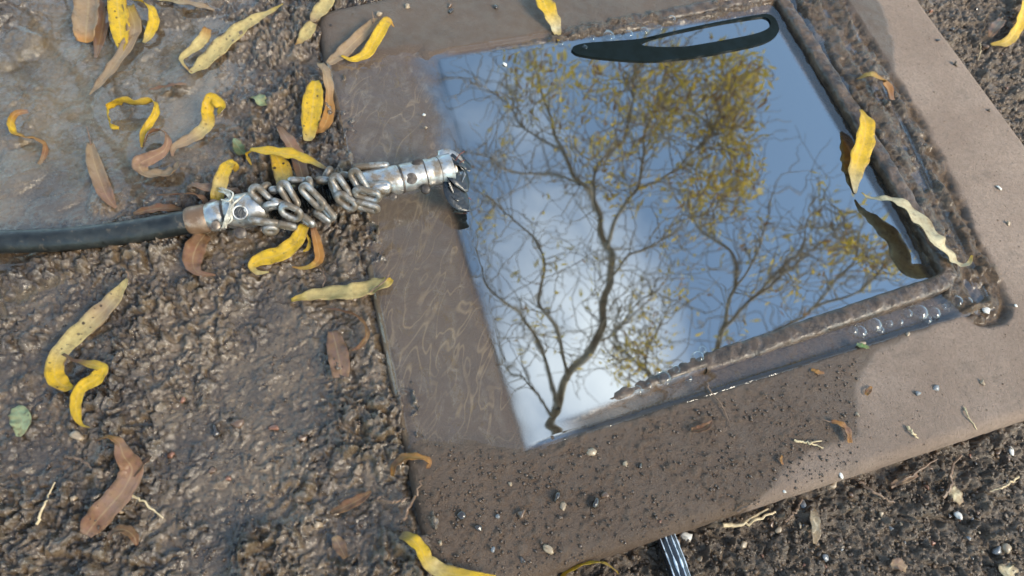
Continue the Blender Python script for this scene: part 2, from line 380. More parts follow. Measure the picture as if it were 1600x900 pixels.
def slab_height(x, y, full=False):
    d = slab_sd(x, y); f = sdpoly(x, y, FILM); rc = sdpoly(x, y, RECESS); op = sdpoly(x, y, OPEN)
    z = ZS+.0004*fbm(x, y, .05, 3, 5)
    fm = ss(-.006, .008, f)
    z = z-fm*.0032
    z = z+.0006*ss(.004, .0005, d)*fm                         # slight lip on the overflowing edge
    near = P(1000, 760, ZS); crm = ss(.22, .05, np.hypot(x-near[0], y-near[1]))*(1-fm)
    dry = sdpoly(x, y, DRY); wetm = ss(.01, -.01, dry)
    z = z+crm*wetm*(.0014*lumps(x, y, .0025, 3, .2)+.0014*lumps(x, y, .0040, 9, .05)+.0011*lumps(x, y, .0019, 15, .22)+.0003*fbm(x, y, .0025, 2, 8))
    ux = x+.0036*vn(x, y, .008, 3)+.0018*vn(x, y, .003, 5); uy = y+.0036*vn(x, y, .008, 4)+.0018*vn(x, y, .003, 6)
    # recess round the rim
    e = rc+.0012*fbm(x, y, .012, 3, 17); lf = ss(.03, .0, dline(x, y, [FILM[1], FILM[2]]))
    rcm = ss(-.001, .005, e)*(1-lf)+ss(-.004, .034, e)*lf; z = z*(1-rcm)+(.0085+.0008*fbm(x, y, .01, 2, 2))*rcm
    # groove on the right and muddy band on top
    g = dline(x, y, GROOVE); gm = ss(.026, .0195, g+.003*fbm(x, y, .012, 3, 21))
    topb = ss(.0105, .005, .002*vn(x, y, .008, 24)+ dline(x, y, poly([(872, 62), (1000, 40), (1130, 14), (1230, -8)], .012)))
    mud = np.maximum(gm, topb)*(1-ss(-.001, .003, op))
    z = z-gm*(1-rcm)*.004+np.maximum(gm, topb*.85)*rcm*.0072*(1-ss(-.004, 0, op))
    z = z+mud*(.0030*lumps(ux, uy, .0120, 41, .35)+.0024*lumps(ux, uy, .0052, 43, .4)+.0034*fbm(ux, uy, .011, 4, 44)+.0012*np.exp(-((g-.010)/.0028)**2)-.0022*np.exp(-((g-.0025)/.0032)**2)+.0004)
    # bank of crumbly mud along the outer wall of the groove
    bank = ss(.0075, .002, np.abs(g-.0125+.002*fbm(x, y, .02, 2, 12)))*(rc < .004); z = z+bank*(.0022+.0016*fbm(x, y, .008, 3, 13))
    mud = np.clip(np.maximum(mud, bank*.55)+.7*ss(.5, 1, rcm)*(op < 0), 0, 1)
    z = np.where(op > 0, z-.12*ss(0, .002, op), z)
    # rounded outer edge
    r = .0075; dd = np.clip(d, 0, r); z = z-(r-np.sqrt(np.maximum(r*r-(r-dd)**2, 0)))*ss(r, 0, d)**0*(d < r)
    z = np.where(d < 0, -.03, z)
    if full: return z, np.clip(.5+dry/.03, 0, 1), mud
    return z
def soil_mask(x, y):
    a = poly([(600, 800), (1600, 640), (1440, -40)], 0)
    # right and below the slab
    ctr = np.mean([p[:2] for p in SLAB], 0)
    e1 = np.array(SLAB[1][:2])-np.array(SLAB[0][:2]); e1 /= np.linalg.norm(e1)
    e2 = np.array(SLAB[0][:2])-np.array(SLAB[3][:2]); e2 /= np.linalg.norm(e2)
    px, py = x-SLAB[3][0], y-SLAB[3][1]; s = px*e1[0]+py*e1[1]; t = px*e2[0]+py*e2[1]
    return np.maximum(ss(.02, .07, s-.0)*ss(.05, .0, t), ss(.40, .48, s))
PC = [(P(150, 150), .13, 1.0), (P(60, 260), .09, .9), (P(330, 560), .05, .35), (P(240, 40), .10, .8), (P(420, 570), .035, .3)]
def ground_height(x, y, full=False):
    soil = soil_mask(x, y)
    pool = np.zeros_like(x, dtype=float)
    for c, r, a in PC: pool = np.maximum(pool, a*ss(r, r*.35, np.hypot(x-c[0], y-c[1])+.022*fbm(x, y, .05, 3, 55)))
    z = .0052+.0016*fbm(x, y, .12, 3, 1)+.0011*fbm(x, y, .03, 3, 4)
    wx = x+.0034*vn(x, y, .0075, 61)+.0019*vn(x, y, .0032, 71)+.0008*vn(x, y, .0016, 77); wy = y+.0034*vn(x, y, .0075, 62)+.0019*vn(x, y, .0032, 72)+.0008*vn(x, y, .0016, 78)
    patch = ss(-.42, .26, fbm(x, y, .055, 3, 33)+.25*vn(x, y, .016, 34))
    rough = (.42+.60*patch)*(1-.78*pool)
    c = .0042*lumps(wx, wy, .019, 18, .3)*patch+.0044*lumps(wx, wy, .0110, 1, .36)*patch+.0052*lumps(wx, wy, .0058, 2, .5)*(.3+.7*patch)+.0058*lumps(wx, wy, .0033, 5, .6)+.0042*lumps(wx, wy, .0021, 14, .6)+.0024*fbm(wx, wy, .0035, 3, 6, .65)
    z = z-.0012+.0014*(patch-.5)+c*rough-.0036*pool+.0075*pool*lumps(x+.004*vn(x, y, .012, 65), y+.004*vn(x, y, .012, 66), .017, 67, .22)
    zs = -.006+.002*fbm(x, y, .06, 3, 7)+.0055*lumps(wx, wy, .0100, 8, .40)*patch+.0044*lumps(wx, wy, .0056, 9, .55)+.0038*lumps(wx, wy, .0030, 10, .7)+.001*fbm(x, y, .003, 3, 16)
    z = z*(1-soil)+zs*soil
    d = slab_sd(x, y); z = z+.0035*ss(-.03, -.002, d)*(1-soil)*(1-.6*ss(-.004, 0, d))   # small gutter along the slab's left edge
    far = np.hypot(x, y-.3); z = z*ss(3., 1., far)
    if full: return z, soil, pool
    return z
def surf(x, y):
    x = np.array([x]); y = np.array([y])
    if slab_sd(x, y)[0] > 0:
        return max(float(slab_height(x, y)[0]), ZW if sdpoly(x, y, RECESS)[0] > 0 or sdpoly(x, y, FILM)[0] > 0 else -1)
    a = np.linspace(-.004, .004, 3); gx, gy = np.meshgrid(x[0]+a, y[0]+a)
    return max(float(np.mean(ground_height(gx, gy))+.0006), PUD-.0002 if y[0] > -.5 and soil_mask(x, y)[0] < .3 else -1)
PUD = 0.0040

# ---------------------------------------------------------------- ground
def axis(lo, hi, st, far):
    a = list(np.arange(lo, hi, st)); s = st; x = a[-1]
    while x < far: s *= 1.045 if s < .02 else 1.3; x += s; a.append(x)
    s = st; x = a[0]; pre = []
    while x > -far: s *= 1.045 if s < .02 else 1.3; x -= s; pre.append(x)
    return np.array(pre[::-1]+a)
gx = axis(-.40, .40, .00092, 80); gy = axis(-.04, .68, .00092, 80)
X, Y = np.meshgrid(gx, gy)
Z, soil, pool = ground_height(X, Y, True)
sd = slab_sd(X, Y); keepv = sd < .011
keep = keepv[:-1, :-1] | keepv[1:, 1:] | keepv[1:, :-1] | keepv[:-1, 1:]
g = link('ground', gridmesh('ground', X, Y, Z, keep, dict(soil=soil, pool=pool)), M['mud']); g['kind'] = 'structure'
g['label'] = 'lumpy wet brown mud and dark crumbly soil round the slab'
# thin puddle water between the lumps on the left
xs = np.arange(-.42, .10, .0016); ys = np.arange(-.03, .50, .0016); X, Y = np.meshgrid(xs, ys)
sd = slab_sd(X, Y); Z = PUD+.00007*fbm(X, Y, .022, 2, 91)+.00002*fbm(X, Y, .008, 2, 93)+.0009*ss(.10, -.12, X)*0
kv = (sd < -.0005) & (soil_mask(X, Y) < .35); keep = kv[:-1, :-1] & kv[1:, 1:] & kv[1:, :-1] & kv[:-1, 1:]
p = link('puddle', gridmesh('puddle', X, Y, Z, keep, dict(deep=.07+.08*np.max([ss(r*1.15, r*.5, np.hypot(X-c[0], Y-c[1])) for c, r, a in PC if a > .7], axis=0))), M['puddle']); p['kind'] = 'structure'
p['label'] = 'thin clear water lying between the mud lumps'

# ---------------------------------------------------------------- the frame: slab and raised rim
ctr = np.mean(SLAB, 0)
frame = empty('manhole_frame', (ctr[0], ctr[1], 0), 'brown square drain frame with rounded corners, flooded opening and raised rim', 'manhole frame')
n = 470; s, t = np.meshgrid(np.linspace(-.004, 1.004, n), np.linspace(-.004, 1.004, n))
Q = [np.asarray(q) for q in SLAB]            # TL TR BR BL
def bil(s, t, k): return (Q[3][k]*(1-s)+Q[2][k]*s)*(1-t)+(Q[0][k]*(1-s)+Q[1][k]*s)*t
X, Y = bil(s, t, 0), bil(s, t, 1)
Z, dry, mudm = slab_height(X, Y, True)
settle(link('slab', gridmesh('slab', X, Y, Z, None, dict(dry=dry, mud=mudm, worn=ss(.0042, .0022, slab_sd(X, Y))*ss(.0, .0008, slab_sd(X, Y))*ss(-.004, .004, sdpoly(X, Y, FILM)), silt_or_caustics=ss(-.004, .006, sdpoly(X, Y, FILM)))), M['slab']), frame)  # last mask: film area that gets the painted caustic lines
rimpx = [(1100, 566, 13.2), (1200, 534, 15.5), (1330, 489, 18), (1440, 452, 19.5), (1472, 440, 20), (1483, 428, 20), (1478, 410, 20), (1420, 310, 19), (1340, 180, 18.5), (1280, 85, 18), (1228, 4, 17.5),
         (1215, -8, 17.5), (1195, -8, 17), (1080, 14, 15.5), (960, 36, 13.5), (860, 57, 11), (665, 88, 7), (645, 96, 5), (645, 110, 3), (745, 400, 2), (810, 670, 3), (820, 685, 4), (840, 680, 6), (960, 622, 11)]
path = spline([P(u, v, z/1000) for u, v, z in rimpx]+[P(*rimpx[0][:2], rimpx[0][2]/1000)], 900)
path[:, 2] += -.0035
rr = .0052+.0005*np.array([fbm(np.array([q[0]]), np.array([q[1]]), .012, 3, 71)[0] for q in path])
V, Fc = tube_data(path, rr*1.1, 20, False, .8, 0, .62)
V = np.array(V); q = fbm(V[:, 0], V[:, 1], .005, 3, 73); V[:, 2] += .0012*q+.0012*lumps(V[:, 0], V[:, 1], .0038, 75, .22)
settle(link('raised_rim', meshq('raised_rim', V, Fc), M['rim']), frame)

# ---------------------------------------------------------------- water in the frame and its film on the left
n1, n2 = 470, 420
WQ = poly([(455, 60), (1320, -60), (1585, 500), (600, 800)], ZW)
Q = [np.asarray(q) for q in WQ]; s, t = np.meshgrid(np.linspace(0, 1, n1), np.linspace(0, 1, n2)); X, Y = bil(s, t, 0), bil(s, t, 1)
f = sdpoly(X, Y, FILM); op = sdpoly(X, Y, OPEN); rc = sdpoly(X, Y, RECESS); d = slab_sd(X, Y)
leftline = poly([(668, 60), (745, 380), (815, 720)], ZW)
# ripple strength: lively on the film, dying out over the deep water
e1 = np.array(leftline[2][:2])-np.array(leftline[0][:2]); nrm = np.array([e1[1], -e1[0]]); nrm /= np.linalg.norm(nrm); e1 /= np.linalg.norm(e1)
side = (X-leftline[0][0])*nrm[0]+(Y-leftline[0][1])*nrm[1]
if (np.asarray(P(500, 400))[:2]-np.asarray(leftline[0])[:2]).dot(nrm) < 0: side = -side      # positive over the film
along = X*e1[0]+Y*e1[1]
wob = along/2.2+.004*vn(X, Y, .02, 5); cross = side+.0035*vn(X, Y, .014, 6)
rip = -np.abs(fbm(cross, wob, .011, 2, 81))*.0016+fbm(X, Y, .006, 2, 84)*.00034
Z = ZW+rip*(ss(-.002, .024, side)+.006*ss(-.05, 0, side))
Z += .00003*np.sin((rc)/.0022+2*vn(X, Y, .03, 7))*ss(.016, .004, rc)*ss(-.002, -.02, side)*ss(0, .004, rc)
Z += .00003*fbm(X, Y, .03, 2, 85)
base = slab_height(X, Y)
Z += .0011*ss(.004, 0, rc)*ss(-.004, -.02, side)*(rc > 0)               # meniscus creeping up the banks
Z = np.where(d < .003, np.minimum(Z, base+.0005), Z)             # the film spills over the left edge
kv = ((rc > -.003) | (f > -.004)) & (d > .0002) & (Z > base-.0016)
keep = kv[:-1, :-1] & kv[1:, 1:] & kv[1:, :-1] & kv[:-1, 1:]
deep = ss(-.0005, .004, rc)*ss(.026, -.016, side+.010*vn(X, Y, .03, 51)+.004*vn(X, Y, .008, 52))*(.16+.84*np.maximum(ss(-.004, .002, op), ss(.03, .0, dline(X, Y, [FILM[1], FILM[2]]))))
w = link('water', gridmesh('water', X, Y, Z, keep, dict(deep=deep)), M['water']); w['kind'] = 'structure'
w['label'] = 'still water filling the drain opening and filming over the slab'

# ---------------------------------------------------------------- flat dark loop in the far corner of the water
outer = [(893, 78), (905, 85), (947, 91), (1015, 95), (1082, 89), (1150, 77), (1195, 66), (1216, 51), (1214, 33), (1202, 22), (1184, 23), (1132, 32), (1082, 42), (1037, 52), (985, 63), (925, 66), (899, 71)]
inner = [(1000, 69), (1010, 71.5), (1028, 73), (1055, 73), (1082, 71), (1150, 59), (1188, 50), (1203, 41), (1203, 32), (1196, 27), (1184, 27), (1132, 35), (1082, 45), (1037, 55), (1015, 61), (1004, 66)]
def ring(name, o, i, z0, z1, m):
    a = spline([P(*q, z1) for q in o+o[:1]], 121)[:-1]; b = spline([P(*q, z1) for q in i+i[:1]], 121)[:-1]; k = len(a)
    lo = lambda p: p+np.array([0, 0, z0-z1])
    V = list(a)+list(b)+list(lo(a))+list(lo(b)); Fc = []
    for j in range(k):
        j2 = (j+1) % k
        Fc += [(j, j2, k+j2, k+j), (2*k+j, 2*k+j2, j2, j), (k+j, k+j2, 3*k+j2, 3*k+j), (3*k+j, 3*k+j2, 2*k+j2, 2*k+j)]
    o_ = link(name, meshq(name, V, Fc), m); bv = o_.modifiers.new('round', 'BEVEL'); bv.width = .0007; bv.segments = 3; o_.data.set_sharp_from_angle(angle=math.radians(40)); return o_
tag(ring('dark_loop', outer, inner, ZW-.0015, ZW+.0012, M['loop']), 'dark green black loop at the water surface in the far corner', 'loop')

# ---------------------------------------------------------------- leaves
Yl, PY, T, B, PK, O, CRM, DY = (.90, .57, .012), (.72, .56, .22), (.45, .31, .19), (.17, .08, .038), (.36, .20, .14), (.52, .22, .035), (.80, .70, .44), (.55, .36, .03)
GR, PG, MV, RB = (.10, .17, .06), (.42, .52, .28), (.22, .13, .10), (.26, .10, .05)
def place(u, v, h, absolute=False):
    if absolute: return P(u, v, h/1000)
    z = .01
    for _ in range(3):
        p = P(u, v, z); z = surf(p[0], p[1])+h/1000
    return P(u, v, z)
def ribbon(name, ctrl, cols, spots=0., cup=.14, mat_=None, absolute=False, parent=None, across=7, n=None, crumple=1.):
    """ctrl rows: photo x, photo y, height mm, width px, tilt deg (0 lies flat, 90 stands on edge)"""
    pts = np.array([place(c[0], c[1], c[2], absolute) for c in ctrl]); sc = np.mean([pxm(p) for p in pts])
    n = n or max(14, 6*len(ctrl))
    row = spline(np.hstack([pts, np.array([[c[3]*sc, math.radians(c[4])] for c in ctrl])]), n)
    p = row[:, :3]; wd = np.maximum(row[:, 3], .0004); tl = row[:, 4]
    t = np.gradient(p, axis=0); t /= np.linalg.norm(t, axis=1)[:, None]+1e-12
    cc = np.array(cols, float); tt = np.linspace(0, len(cc)-1, n)
    cl = np.stack([np.interp(tt, range(len(cc)), cc[:, k]) for k in range(3)], -1)
    V, A, Cl, Al = [], [], [], []; lens = np.concatenate([[0], np.cumsum(np.linalg.norm(np.diff(p, axis=0), axis=1))])/.02+random.random()*40; prev = None; sd_ = random.random()*9
    for k in range(n):
        s = np.cross(t[k], (0, 0, 1.)); s = s/(np.linalg.norm(s)+1e-9)
        if prev is not None and s.dot(prev) < 0 and abs(t[k][2]) > .75: s = -s
        prev = s; b = np.cross(s, t[k])
        e = s*math.cos(tl[k])+b*math.sin(tl[k]); m = np.cross(t[k], e)
        m = m if m[2] > 0 or abs(m[2]) < .3 else -m
        for j in range(across):
            a = j/(across-1)*2-1
            wv = .085*wd[k]*crumple*math.sin(k*.9+sd_+a*2)*abs(a)
            V.append(p[k]+e*(a*wd[k]/2*(1+.025*math.sin(k*1.7+sd_+(3 if a > 0 else 0))))+m*(cup*wd[k]*(a*a-.25)+wv)); A.append(abs(a)); Al.append(lens[k]); Cl.append(cl[k]*(1-.12*abs(a)))
    Fc = [(k*across+j, k*across+j+1, (k+1)*across+j+1, (k+1)*across+j) for k in range(n-1) for j in range(across-1)]
    me = meshq(name, V, Fc, dict(col=np.array(Cl), across=np.array(A), along=np.array(Al), spots=np.full(len(V), spots)))
    o = link(name, me, mat_ or M['leaf'], parent)
    md = o.modifiers.new('thickness', 'SOLIDIFY'); md.thickness = .00014; md.offset = 0
    return o
LG = 'fallen willow leaves on the mud and slab'
def leaf(label, ctrl, cols, spots=0., cup=.14, stem=None, cat='leaf', **k):
    o = ribbon('willow_leaf', ctrl, cols, spots, cup, **k); tag(o, label, cat, LG)
    if stem:
        q = [place(*c) for c in stem]; so_ = tube('stem', spline(q, 10), np.linspace(.0005, .0003, 10), M['twig'], o, 6)
    return o
# --- upper left, in and round the puddle
leaf('tan leaf with orange curled tip at the photo top edge, in the puddle', [(138, -14, 2, 34, 0), (137, 15, 3, 36, 5), (134, 45, 4, 33, 5), (133, 66, 1, 22, 10)], [T, T, T, O], 0, .3)
leaf('mauve brown sunken leaf beside the tan orange tipped leaf', [(165, 0, 0, 22, 5), (160, 40, 0, 24, 0), (150, 90, 0, 6, 0)], [MV, PK, MV])
leaf('upright yellow leaf with dark blotch hanging from the photo top edge', [(181, -12, 8, 24, 10), (186, 30, 7, 29, 10), (189, 60, 5, 22, 10), (190, 80, 3, 6, 0)], [Yl, Yl, Yl, DY], .8)
leaf('long beige leaf trailing below the yellow leaf pair at top', [(200, 8, 6, 18, 10), (210, 40, 5, 22, 5), (203, 65, 4, 20, 0), (180, 100, 2, 18, 0), (160, 125, 1, 14, 0), (140, 148, 1, 2, 0)], [DY, T, T, T, T])
leaf('glossy yellow leaf bent into a hook at the photo top edge', [(196, -2, 9, 5, 50), (220, 2, 10, 10, 60), (235, 12, 9, 14, 40), (240, 32, 7, 16, 30), (234, 52, 5, 14, 20), (225, 67, 2, 7, 0)], [Yl, Yl, Yl, Yl, PY])
leaf('pale tan leaf lying along the photo top edge left of centre', [(238, -3, 3, 8, 20), (275, 3, 3, 15, 20), (310, 8, 3, 14, 10), (335, 16, 1, 3, 0)], [PY, T, T])
leaf('long pale yellow spotted leaf pointing up right with a thin tip', [(442, 6, 7, 2, 0), (425, 17, 6, 9, 0), (395, 32, 5, 17, 10), (368, 52, 3, 24, 8), (340, 78, 3, 26, 5), (315, 102, 2, 20, 5), (297, 114, 2, 6, 0)], [DY, PY, PY, PY, PY], .7)
leaf('short folded pale yellow leaf beside the long spotted leaf', [(324, 44, 7, 12, 30), (318, 60, 6, 17, 30), (302, 76, 4, 14, 20), (284, 90, 3, 8, 20), (286, 100, 2, 5, 20), (298, 113, 2, 3, 0)], [O, PY, PY, PY, O])
leaf('pale yellow leaf at the photo top edge above the slab corner', [(518, -10, 5, 16, 10), (508, 8, 5, 22, 10), (494, 24, 4, 18, 10), (488, 34, 3, 8, 0)], [PY, PY, T], .3)
leaf('small pale leaf pointing down at the slab top left corner', [(490, 36, 4, 14, 10), (480, 50, 3, 21, 10), (470, 64, 2, 12, 0), (462, 70, 1, 2, 0)], [PY, PY, O], .2)
leaf('orange tan leaf running down the slab left edge from its corner', [(500, 98, 8, 12, 10), (510, 118, 8, 20, 40), (514, 150, 5, 17, 45), (513, 180, 3, 18, 30), (504, 200, 2, 14, 10), (492, 208, 1, 4, 0)], [T, T, O, O, O])
leaf('wide bright yellow leaf with black specks left of the slab edge', [(493, 126, 6, 12, 0), (491, 145, 7, 28, 0), (487, 178, 5, 31, 0), (484, 205, 3, 22, 0), (481, 220, 2, 14, 0)], [Yl, Yl, Yl, PY], .8)
leaf('twisted tan leaf lying over the slab top left corner', [(596, 33, 5, 10, 10), (582, 39, 4, 17, 20), (555, 64, 4, 19, 20), (532, 86, 3, 20, 10), (512, 100, 2, 10, 0)], [T, T, T, T], .1, stem=[(583, 36, 5), (583, 28, 8), (581, 17, 11)])
leaf('golden yellow leaf curved over the slab top left corner', [(616, 42, 3, 3, 0), (605, 33, 9, 16, 10), (588, 60, 7, 18, 15), (572, 84, 4, 17, 15), (550, 93, 4, 8, 20), (533, 87, 5, 3, 0)], [O, Yl, Yl, Yl, Yl], .2)
leaf('yellow leaf standing on edge in an arch in the puddle', [(186, 200, 3, 5, 60), (174, 196, 4, 10, 70), (168, 180, 6, 16, 75), (170, 164, 9, 18, 75), (192, 158, 11, 22, 72), (214, 162, 10, 22, 72), (238, 158, 9, 16, 70), (244, 172, 7, 12, 60), (235, 190, 5, 12, 50), (223, 208, 3, 9, 40), (221, 230, 1, 3, 20)], [Yl, Yl, Yl, DY, Yl, Yl, DY])
leaf('brown leaf curled into a ring with a flat cupped end', [(224, 228, 3, 5, 50), (232, 210, 6, 10, 60), (250, 203, 9, 11, 65), (262, 216, 8, 12, 60), (256, 235, 6, 14, 50), (235, 247, 5, 20, 40), (218, 256, 4, 22, 20), (226, 270, 3, 20, 20), (252, 272, 3, 22, 20), (272, 266, 4, 22, 30), (279, 252, 5, 6, 40)], [B, RB, PK, PK, PK, T, T, T])
leaf('leaf with bright yellow folded end and tan curling tail', [(340, 178, 6, 12, 20), (346, 166, 9, 17, 20), (330, 153, 11, 16, 30), (324, 172, 8, 19, 25), (325, 192, 6, 19, 15), (312, 208, 4, 20, 10), (292, 220, 3, 17, 10), (272, 230, 3, 10, 20), (269, 244, 1, 3, 10)], [Yl, Yl, Yl, Yl, PY, T, T, PK], .5)
leaf('orange leaf bent like a letter S at the far left in the puddle', [(44, 174, 3, 7, 20), (25, 177, 5, 9, 50), (17, 190, 6, 12, 55), (20, 206, 5, 14, 50), (36, 214, 5, 15, 45), (56, 217, 4, 13, 45), (70, 228, 3, 9, 50), (69, 242, 1, 8, 40), (61, 257, 0, 5, 10)], [PK, O, Yl, O, O, RB, T])
leaf('long tan leaf with a dark thin stem left of the hose', [(141, 222, 3, 8, 0), (146, 250, 3, 20, 5), (158, 285, 3, 23, 5), (168, 308, 2, 20, 5), (181, 325, 1, 4, 0)], [T, T, PK, PK], .1, .3, stem=[(142, 226, 3), (139, 212, 3), (135, 197, 4)])
leaf('thin reddish brown leaf sliver in the puddle middle', [(233, 140, 2, 3, 0), (255, 136, 3, 9, 20), (275, 132, 3, 9, 20), (291, 131, 2, 3, 0)], [RB, RB, PK])
leaf('crinkled green leaf scrap on the mud above the yellow arched leaf', [(390, 154, 2, 4, 10), (400, 152, 4, 20, 30), (411, 158, 3, 18, -20), (422, 162, 2, 4, 0)], [GR, PG, GR], .1)
leaf('small green leaf scrap beside the yellow leaf over the chain', [(366, 216, 4, 4, 10), (371, 226, 5, 18, 30), (377, 236, 3, 17, -20), (384, 240, 2, 5, 0)], [PG, GR, GR], .1)
# --- round the head
leaf('yellow leaf arching towards the chains with a grey tip', [(393, 258, 5, 3, 30), (387, 244, 9, 7, 40), (392, 235, 14, 12, 20), (425, 237, 15, 19, 10), (458, 242, 16, 22, 10), (485, 252, 16, 15, 10), (510, 264, 15, 4, 0)], [DY, Yl, Yl, Yl, Yl, (.2, .17, .12)], .25)
leaf('spotted yellow leaf tucked under the chain below the arched leaf', [(428, 236, 8, 16, 5), (438, 258, 9, 27, 5), (446, 285, 9, 28, 5), (452, 306, 8, 18, 5)], [Yl, Yl, PY, T], 1.)
leaf('red brown leaf pointing up behind the chain', [(434, 196, 3, 5, 10), (448, 216, 6, 20, 20), (463, 243, 8, 24, 20), (474, 280, 9, 18, 10)], [RB, PK, RB, B])
leaf('yellow leaf standing up in a bend beside the wire tie', [(371, 266, 8, 10, 30), (362, 254, 16, 14, 10), (351, 268, 16, 20, 10), (343, 292, 12, 22, 10), (338, 318, 8, 18, 5)], [DY, Yl, Yl, PY, Yl], .4)
leaf('pink brown leaf lying under the yellow bend left of the collar', [(293, 290, 5, 7, 20), (312, 291, 7, 18, 25), (340, 298, 7, 20, 20), (365, 297, 6, 15, 30), (377, 305, 4, 5, 0)], [PK, PK, PK, RB])
leaf('dark red leaf curving down to the brown ferrule', [(244, 305, 3, 4, 10), (272, 304, 6, 10, 40), (300, 303, 8, 14, 50), (318, 312, 7, 14, 40), (327, 330, 4, 8, 20)], [RB, RB, PK, RB])
leaf('dark brown leaf pressed in the mud just above the hose', [(208, 334, 2, 6, 0), (232, 328, 3, 16, 10), (258, 325, 3, 17, 10), (284, 327, 2, 6, 0)], [B, RB, B])
leaf('brown leaf hanging down from under the ferrule', [(320, 366, 4, 22, 5), (307, 385, 4, 31, 10), (301, 408, 3, 29, 10), (309, 426, 2, 14, 10), (337, 430, 2, 2, 0)], [B, RB, PK, RB])
leaf('curved yellow leaf with rolled end below the chain', [(476, 352, 7, 16, 10), (462, 378, 5, 24, 10), (438, 397, 4, 26, 10), (408, 405, 4, 22, 15), (393, 416, 3, 12, 20), (402, 426, 3, 9, 10), (420, 425, 2, 3, 0)], [Yl, Yl, Yl, Yl, PY, PY], .5)
leaf('slim orange leaf hooked at its foot below the chain', [(489, 356, 7, 9, 10), (495, 378, 5, 15, 20), (499, 402, 3, 15, 20), (491, 413, 3, 10, 20), (474, 419, 2, 6, 10), (456, 417, 2, 2, 0)], [RB, O, O, DY, O])
leaf('thin yellow leaf strip between the two leaves below the chain', [(477, 364, 5, 4, 40), (483, 376, 4, 7, 50), (481, 388, 3, 6, 40), (474, 393, 2, 3, 0)], [Yl, DY, Yl])
leaf('pale yellow leaf lying across the slab left edge with a dark stalk', [(455, 469, 3, 5, 0), (478, 463, 3, 17, 5), (510, 459, 4, 24, 5), (545, 457, 6, 28, 5), (578, 450, 6, 28, 5), (602, 442, 4, 20, 5), (612, 436, 3, 8, 0)], [Yl, PY, PY, PY, PY, Yl], .3, .14, stem=[(608, 428, 3), (600, 440, 6), (580, 455, 7), (566, 468, 5)])
leaf('thin dark brown leaf curled into an arc left of the slab edge', [(507, 482, 3, 4, 30), (530, 485, 5, 8, 40), (555, 493, 6, 9, 50), (570, 508, 6, 10, 55), (573, 525, 5, 10, 50), (562, 541, 3, 7, 30), (549, 548, 2, 2, 0)], [PK, RB, B, B, RB])
leaf('flat mauve brown leaf stuck in mud near the slab left edge', [(519, 517, 2, 14, 0), (525, 540, 2, 29, 0), (531, 568, 2, 31, 0), (533, 590, 2, 24, 0)], [MV, MV, PK, MV])
# --- lower left
leaf('large black spotted yellow leaf in the lower left, upper blade', [(199, 434, 4, 3, 0), (192, 447, 5, 13, 5), (172, 474, 4, 27, 5), (140, 506, 5, 31, 8), (108, 535, 6, 26, 15), (88, 562, 7, 24, 20), (86, 588, 6, 26, 20), (100, 603, 4, 22, 20), (114, 606, 3, 6, 0)], [PY, PY, T, PY, PY, Yl, Yl, Yl], 1., stem=[(199, 436, 4), (200, 428, 4), (196, 423, 5)])
leaf('twisted yellow leaf folded beneath the large spotted leaf', [(98, 553, 8, 5, 30), (115, 563, 9, 9, 50), (138, 568, 9, 14, 20), (160, 576, 8, 18, 10), (150, 592, 6, 22, 15), (128, 605, 5, 18, 20), (119, 625, 4, 17, 15), (120, 648, 3, 14, 10), (127, 663, 2, 5, 0), (140, 668, 2, 2, 0)], [B, RB, Yl, Yl, Yl, Yl, Yl, DY], .3)
leaf('big dead rust brown leaf with a curled top in the lower left', [(150, 688, 5, 5, 30), (170, 683, 8, 12, 50), (186, 692, 10, 17, 40), (193, 712, 9, 26, 20), (206, 734, 7, 34, 10), (192, 766, 5, 36, 8), (167, 795, 4, 38, 8), (147, 818, 3, 36, 8), (134, 836, 2, 20, 5)], [RB, O, PK, RB, PK, PK, RB, PK], .25)
leaf('short rust brown leaf flap beside the big dead leaf', [(210, 745, 6, 8, 30), (222, 728, 8, 14, 40), (236, 713, 6, 6, 20)], [PK, RB, RB])
leaf('small brown arched leaf below the big dead leaf', [(168, 843, 2, 6, 20), (180, 829, 6, 14, 30), (196, 828, 7, 17, 30), (209, 838, 5, 14, 30), (214, 852, 2, 4, 0)], [PK, B, B, RB])
leaf('pale green broken leaf at the far left edge', [(24, 636, 2, 12, 0), (30, 648, 3, 28, 5), (34, 664, 3, 26, 5), (29, 682, 2, 8, 0)], [PG, PG, PG], .6)
leaf('dark maroon leaf sunk in mud near the slab bottom left', [(516, 802, 2, 5, 10), (538, 792, 4, 18, 15), (562, 780, 4, 17, 15), (580, 768, 2, 4, 0)], [B, RB, B])
leaf('dull tan leaf scrap below the maroon leaf', [(522, 838, 3, 10, 10), (530, 852, 3, 20, 10), (540, 872, 2, 8, 0)], [T, MV, B])
leaf('orange brown leaf curled over the slab left edge', [(613, 744, 3, 5, 10), (616, 728, 8, 12, 30), (630, 716, 10, 17, 30), (652, 714, 9, 14, 35), (670, 720, 6, 12, 40), (668, 732, 3, 5, 30)], [O, RB, O, O, RB])
leaf('yellow leaf sweeping round the slab bottom left corner', [(626, 836, 4, 12, 10), (642, 842, 9, 20, 20), (658, 858, 9, 22, 25), (668, 878, 8, 24, 20), (692, 893, 7, 24, 10), (730, 900, 6, 18, 5), (775, 902, 5, 6, 0)], [T, Yl, Yl, PY, Yl, Yl])
leaf('narrow yellow leaf arching on edge at the slab bottom edge', [(876, 902, 4, 7, 50), (895, 889, 12, 10, 60), (918, 880, 15, 9, 60), (944, 880, 14, 9, 60), (966, 895, 8, 6, 50)], [Yl, Yl, Yl, DY, DY], 0, .1)
